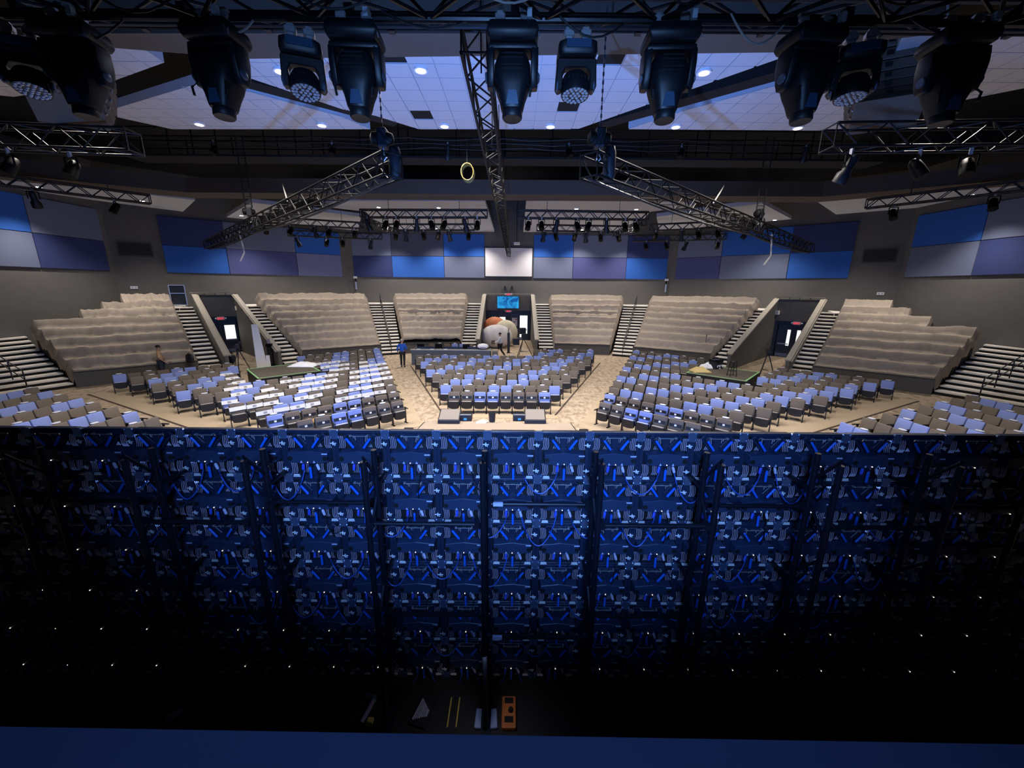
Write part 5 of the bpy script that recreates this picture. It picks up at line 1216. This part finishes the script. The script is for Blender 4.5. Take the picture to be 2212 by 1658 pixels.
t = thing('stanchion', 'black slim post beside the inflatables', 'post', (-.3, 30.6, 0)); ob('base', MB().lathe([(.17, 0), (.17, .03), (.03, .06)], n=14).mesh('base', m_shell), t); ob('column', MB().box((-.1, -.08, .05), (.1, .08, 1.6)).mesh('column', m_shell, bevel=.02), t); ob('tip', MB().tube((0, 0, 1.6), (0, 0, 1.95), .03, 6).mesh('tip', m_shell), t)
for k, u in enumerate((1091, 1106)):
    q = py(u, 622, BY-.05); o = thing('wall_speaker', ['left', 'right'][k]+' of two small black wall boxes above the central doors', 'wall box', (q.x, BY-.12, q.z-.2)); ob('body', MB().box((-.07, -.08, 0), (.07, .08, .4)).mesh('body', m_dark, bevel=.01), o); ob('arm', MB().box((-.02, .08, .15), (.02, .12, .25)).mesh('arm', m_black), o)
t = thing('ceiling_projector', 'small white box fixed over the projection screen', 'projector', (.35, 38.6, 8.95)); ob('body', MB().box((-.28, -.2, 0), (.28, .2, .22)).mesh('body', m_white, bevel=.02), t); ob('pole', MB().tube((0, 0, .2), (0, 0, 4.05), .03, 6).mesh('pole', m_black), t)
# things left on the front seats
q = LEFTSEATS[0][-4] if LEFTSEATS[0] else None
def on_seat(u, v, z): return pz(u, v, z)
q = on_seat(672, 914, .5); o = ob('cardboard_tray', MB().box((-.3, -.15, 0), (.3, .15, .06)).mesh('cardboard_tray', mat('cardboard', 'b98a5e', .8), bevel=.01), None, (q.x, q.y, .56), (0, -.1, -.5)); tag(o, 'brown cardboard tray left on a front seat of the left block', 'tray')
q = on_seat(836, 878, .7); o = ob('brown_envelope', MB().box((-.12, 0, 0), (.12, .015, .2)).mesh('brown_envelope', mat('cardboard', 'b98a5e', .8)), None, (q.x, q.y, .62), (-.3, .6, .6)); tag(o, 'brown envelope stuck between seats of the left block', 'envelope')
# ------------------------------------------------------------------ people
def skin_mesh(name, nodes, edges, m, sub=2, root='pelvis'):
    ks = list(nodes); me = bpy.data.meshes.new(name); me.from_pydata([nodes[k][0] for k in ks], [(ks.index(a), ks.index(b)) for a, b in edges], [])
    o = bpy.data.objects.new(name, me); COL.objects.link(o); o.modifiers.new('s', 'SKIN'); sd = o.modifiers.new('d', 'SUBSURF'); sd.levels = sub; sd.render_levels = sub
    for i, k in enumerate(ks):
        r = nodes[k][1]; me.skin_vertices[0].data[i].radius = (r, r) if not isinstance(r, tuple) else r
        me.skin_vertices[0].data[i].use_root = (k == root)
    bpy.context.view_layer.update()
    e = o.evaluated_get(bpy.context.evaluated_depsgraph_get()); nm = bpy.data.meshes.new_from_object(e); bpy.data.objects.remove(o)
    nm.polygons.foreach_set('use_smooth', [True]*len(nm.polygons)); nm.materials.clear(); nm.materials.append(m); return nm
def person(loc, rz, H_, P, shirt, trousers, hair, label, sleeve='long'):
    k = H_/1.8; t = thing('person', label, 'person', loc, rz); t.scale = (k, k, k)
    J = {'pelvis': (0, 0, .96), 'waist': (0, 0, 1.1), 'chest': (0, .0, 1.33), 'neckb': (0, .02, 1.49), 'neck': (0, 0, 1.55), 'head': (0, -.02, 1.66), 'crown': (0, -.01, 1.74),
         'hipL': (.1, 0, .92), 'hipR': (-.1, 0, .92), 'shL': (.19, .01, 1.43), 'shR': (-.19, .01, 1.43)}
    J.update(P)
    R = {'pelvis': (.15, .11), 'waist': (.14, .1), 'chest': (.165, .115), 'neckb': .075, 'neck': .055, 'head': (.078, .095), 'crown': .07}
    for s in 'LR':
        R.update({'hip'+s: .09, 'knee'+s: .06, 'ank'+s: .042, 'toe'+s: .035, 'sh'+s: .06, 'elb'+s: .045, 'wr'+s: .03, 'palm'+s: .036})
        w_, e_ = Vector(J['wr'+s]), Vector(J['elb'+s]); d = (w_-e_).normalized(); sd = d.cross(Vector((0, 1, 0.2))).normalized(); J['palm'+s] = tuple(w_+d*.07)
        for f in range(4):
            b = w_+d*.1+sd*(f-1.5)*.02; J[f'f{f}{s}'] = tuple(b+d*.03); J[f'g{f}{s}'] = tuple(b+d*(.085-.012*abs(f-1.3))+Vector((0, -.015, -.01))); R[f'f{f}{s}'] = .0095; R[f'g{f}{s}'] = .0075
        J['th'+s] = tuple(w_+d*.05+sd*.05); J['tt'+s] = tuple(w_+d*.095+sd*.06); R['th'+s] = .011; R['tt'+s] = .0085
    E_ = [('pelvis', 'waist'), ('waist', 'chest'), ('chest', 'neckb'), ('neckb', 'neck'), ('neck', 'head'), ('head', 'crown')]
    for s in 'LR':
        E_ += [('pelvis', 'hip'+s), ('hip'+s, 'knee'+s), ('knee'+s, 'ank'+s), ('ank'+s, 'toe'+s), ('chest', 'sh'+s), ('sh'+s, 'elb'+s), ('elb'+s, 'wr'+s), ('wr'+s, 'palm'+s), ('palm'+s, 'th'+s), ('th'+s, 'tt'+s)]
        for f in range(4): E_ += [('palm'+s, f'f{f}{s}'), (f'f{f}{s}', f'g{f}{s}')]
    nodes = {a: (J[a], R[a]) for a in R}
    ob('body', skin_mesh('body', nodes, E_, m_skin), t)
    def grow(keys, g): return {a: (J[a], (R[a][0]+g, R[a][1]+g) if isinstance(R[a], tuple) else R[a]+g) for a in keys}
    ks = ['pelvis', 'waist', 'chest', 'neckb', 'shL', 'shR', 'elbL', 'elbR']+(['wrL', 'wrR'] if sleeve == 'long' else [])
    es = [e for e in E_ if e[0] in ks and e[1] in ks]
    ob('shirt', skin_mesh('shirt', grow(ks, .018), es, shirt), t)
    ks = ['pelvis', 'hipL', 'hipR', 'kneeL', 'kneeR', 'ankL', 'ankR']; es = [e for e in E_ if e[0] in ks and e[1] in ks]
    ob('trousers', skin_mesh('trousers', grow(ks, .016), es, trousers), t)
    for s in 'LR':
        a, b = Vector(J['ank'+s]), Vector(J['toe'+s]); ob('shoe', MB().add(*loft([(0, 0, 0, .045, .13), (0, 0, .05, .045, .12), (0, .04, .1, .035, .05)], 12, 2.4)).xform(Matrix.Translation((a.x, (a.y+b.y)/2, b.z-.035)) ).mesh('shoe', m_shell, True), t)
    h = Vector(J['head'])
    ob('hair', MB().lathe([(math.sin(PI*i/10)*1+.001, -math.cos(PI*i/10)) for i in range(4, 11)], (h.x, h.y+.022, h.z+.045), 14, Matrix.Diagonal((.09, .105, .1))).mesh('hair', hair, True), t)
    ob('nose', MB().add([(-.012, 0, 0), (.012, 0, 0), (0, -.03, 0), (0, 0, .045)], [(0, 1, 2), (0, 2, 3), (2, 1, 3), (1, 0, 3)]).xform(Matrix.Translation((h.x, h.y-.092, h.z-.01))).mesh('nose', m_skin), t)
    for s in (-1, 1):
        ob('ear', MB().lathe([(.012, -.03), (.022, 0), (.012, .03)], (h.x+s*.085, h.y, h.z), 8).mesh('ear', m_skin, True), t)
        ob('eye', MB().lathe([(.008, -.006), (.012, 0), (.006, .006)], (h.x+s*.032, h.y-.09, h.z+.02), 8).mesh('eye', m_dark), t)
    ob('mouth', MB().box((h.x-.022, h.y-.094, h.z-.048), (h.x+.022, h.y-.085, h.z-.04)).mesh('mouth', mat('lips', '8a5048', .6)), t)
    return t
stand = {'kneeL': (.1, -.03, .5), 'ankL': (.1, .03, .09), 'toeL': (.11, -.12, .04), 'kneeR': (-.1, .03, .5), 'ankR': (-.1, .12, .09), 'toeR': (-.11, -.03, .04)}
m_hg = mat('hair_grey', 'b8aca0', .8); m_hd = mat('hair_dark', '241c18', .8); m_jean = mat('jeans', '2b3442', .85, var=.1, scale=20); m_blackcloth = mat('black_trousers', '16171b', .85)
q = pz(871, 792, 0)
person((q.x, q.y, 0), PI+.1, 1.82, {**stand, 'elbL': (.3, .03, 1.17), 'wrL': (.3, -.12, .98), 'elbR': (-.28, .05, 1.15), 'wrR': (-.2, -.2, 1.12)}, mat('blue_shirt', '1c53b4', .8, var=.08, scale=12), m_blackcloth, m_hg, 'person in a bright blue shirt walking up the aisle left of the desk')
q = pz(355, 818, 0)
person((q.x, q.y, 0), 2.3, 1.88, {**stand, 'elbL': (.3, .03, 1.17), 'wrL': (.32, -.22, 1.05), 'elbR': (-.28, .03, 1.15), 'wrR': (-.26, -.15, .95)}, mat('tan_shirt', 'd3ab7a', .8, var=.08, scale=12), m_jean, m_hd, 'person in a tan shirt and dark jeans standing before the left bleacher', 'short')
walk = {'kneeL': (.1, -.2, .52), 'ankL': (.1, -.18, .1), 'toeL': (.1, -.34, .05), 'kneeR': (-.1, .08, .5), 'ankR': (-.1, .34, .14), 'toeR': (-.1, .24, .04)}
q = pz(1079, 778, 0)
person((q.x, q.y+1.2, 0), -PI/2-.15, 1.85, {**walk, 'elbL': (.27, -.1, 1.15), 'wrL': (.15, -.36, 1.1), 'elbR': (-.27, -.1, 1.15), 'wrR': (-.15, -.36, 1.1)}, mat('grey_shirt', 'c9c9cc', .8, var=.1, scale=12), m_blackcloth, m_hd, 'person in a pale grey shirt walking left carrying a box past the desk')
M = Matrix.Rotation(-PI/2-.15, 3, 'Z') @ Vector((0, -.52, 1.0))
t = thing('carried_box', 'brown box carried by the person in the grey shirt', 'box', (q.x+M.x, q.y+1.2+M.y, .98), -PI/2-.15); ob('carton', MB().box((-.17, -.1, 0), (.17, .12, .24)).mesh('carton', mat('box_brown', '6e5a50', .8), bevel=.005), t); ob('lid', MB().box((-.18, -.11, .23), (.18, .13, .27)).mesh('lid', mat('box_lid', '5c4a42', .8)), t)
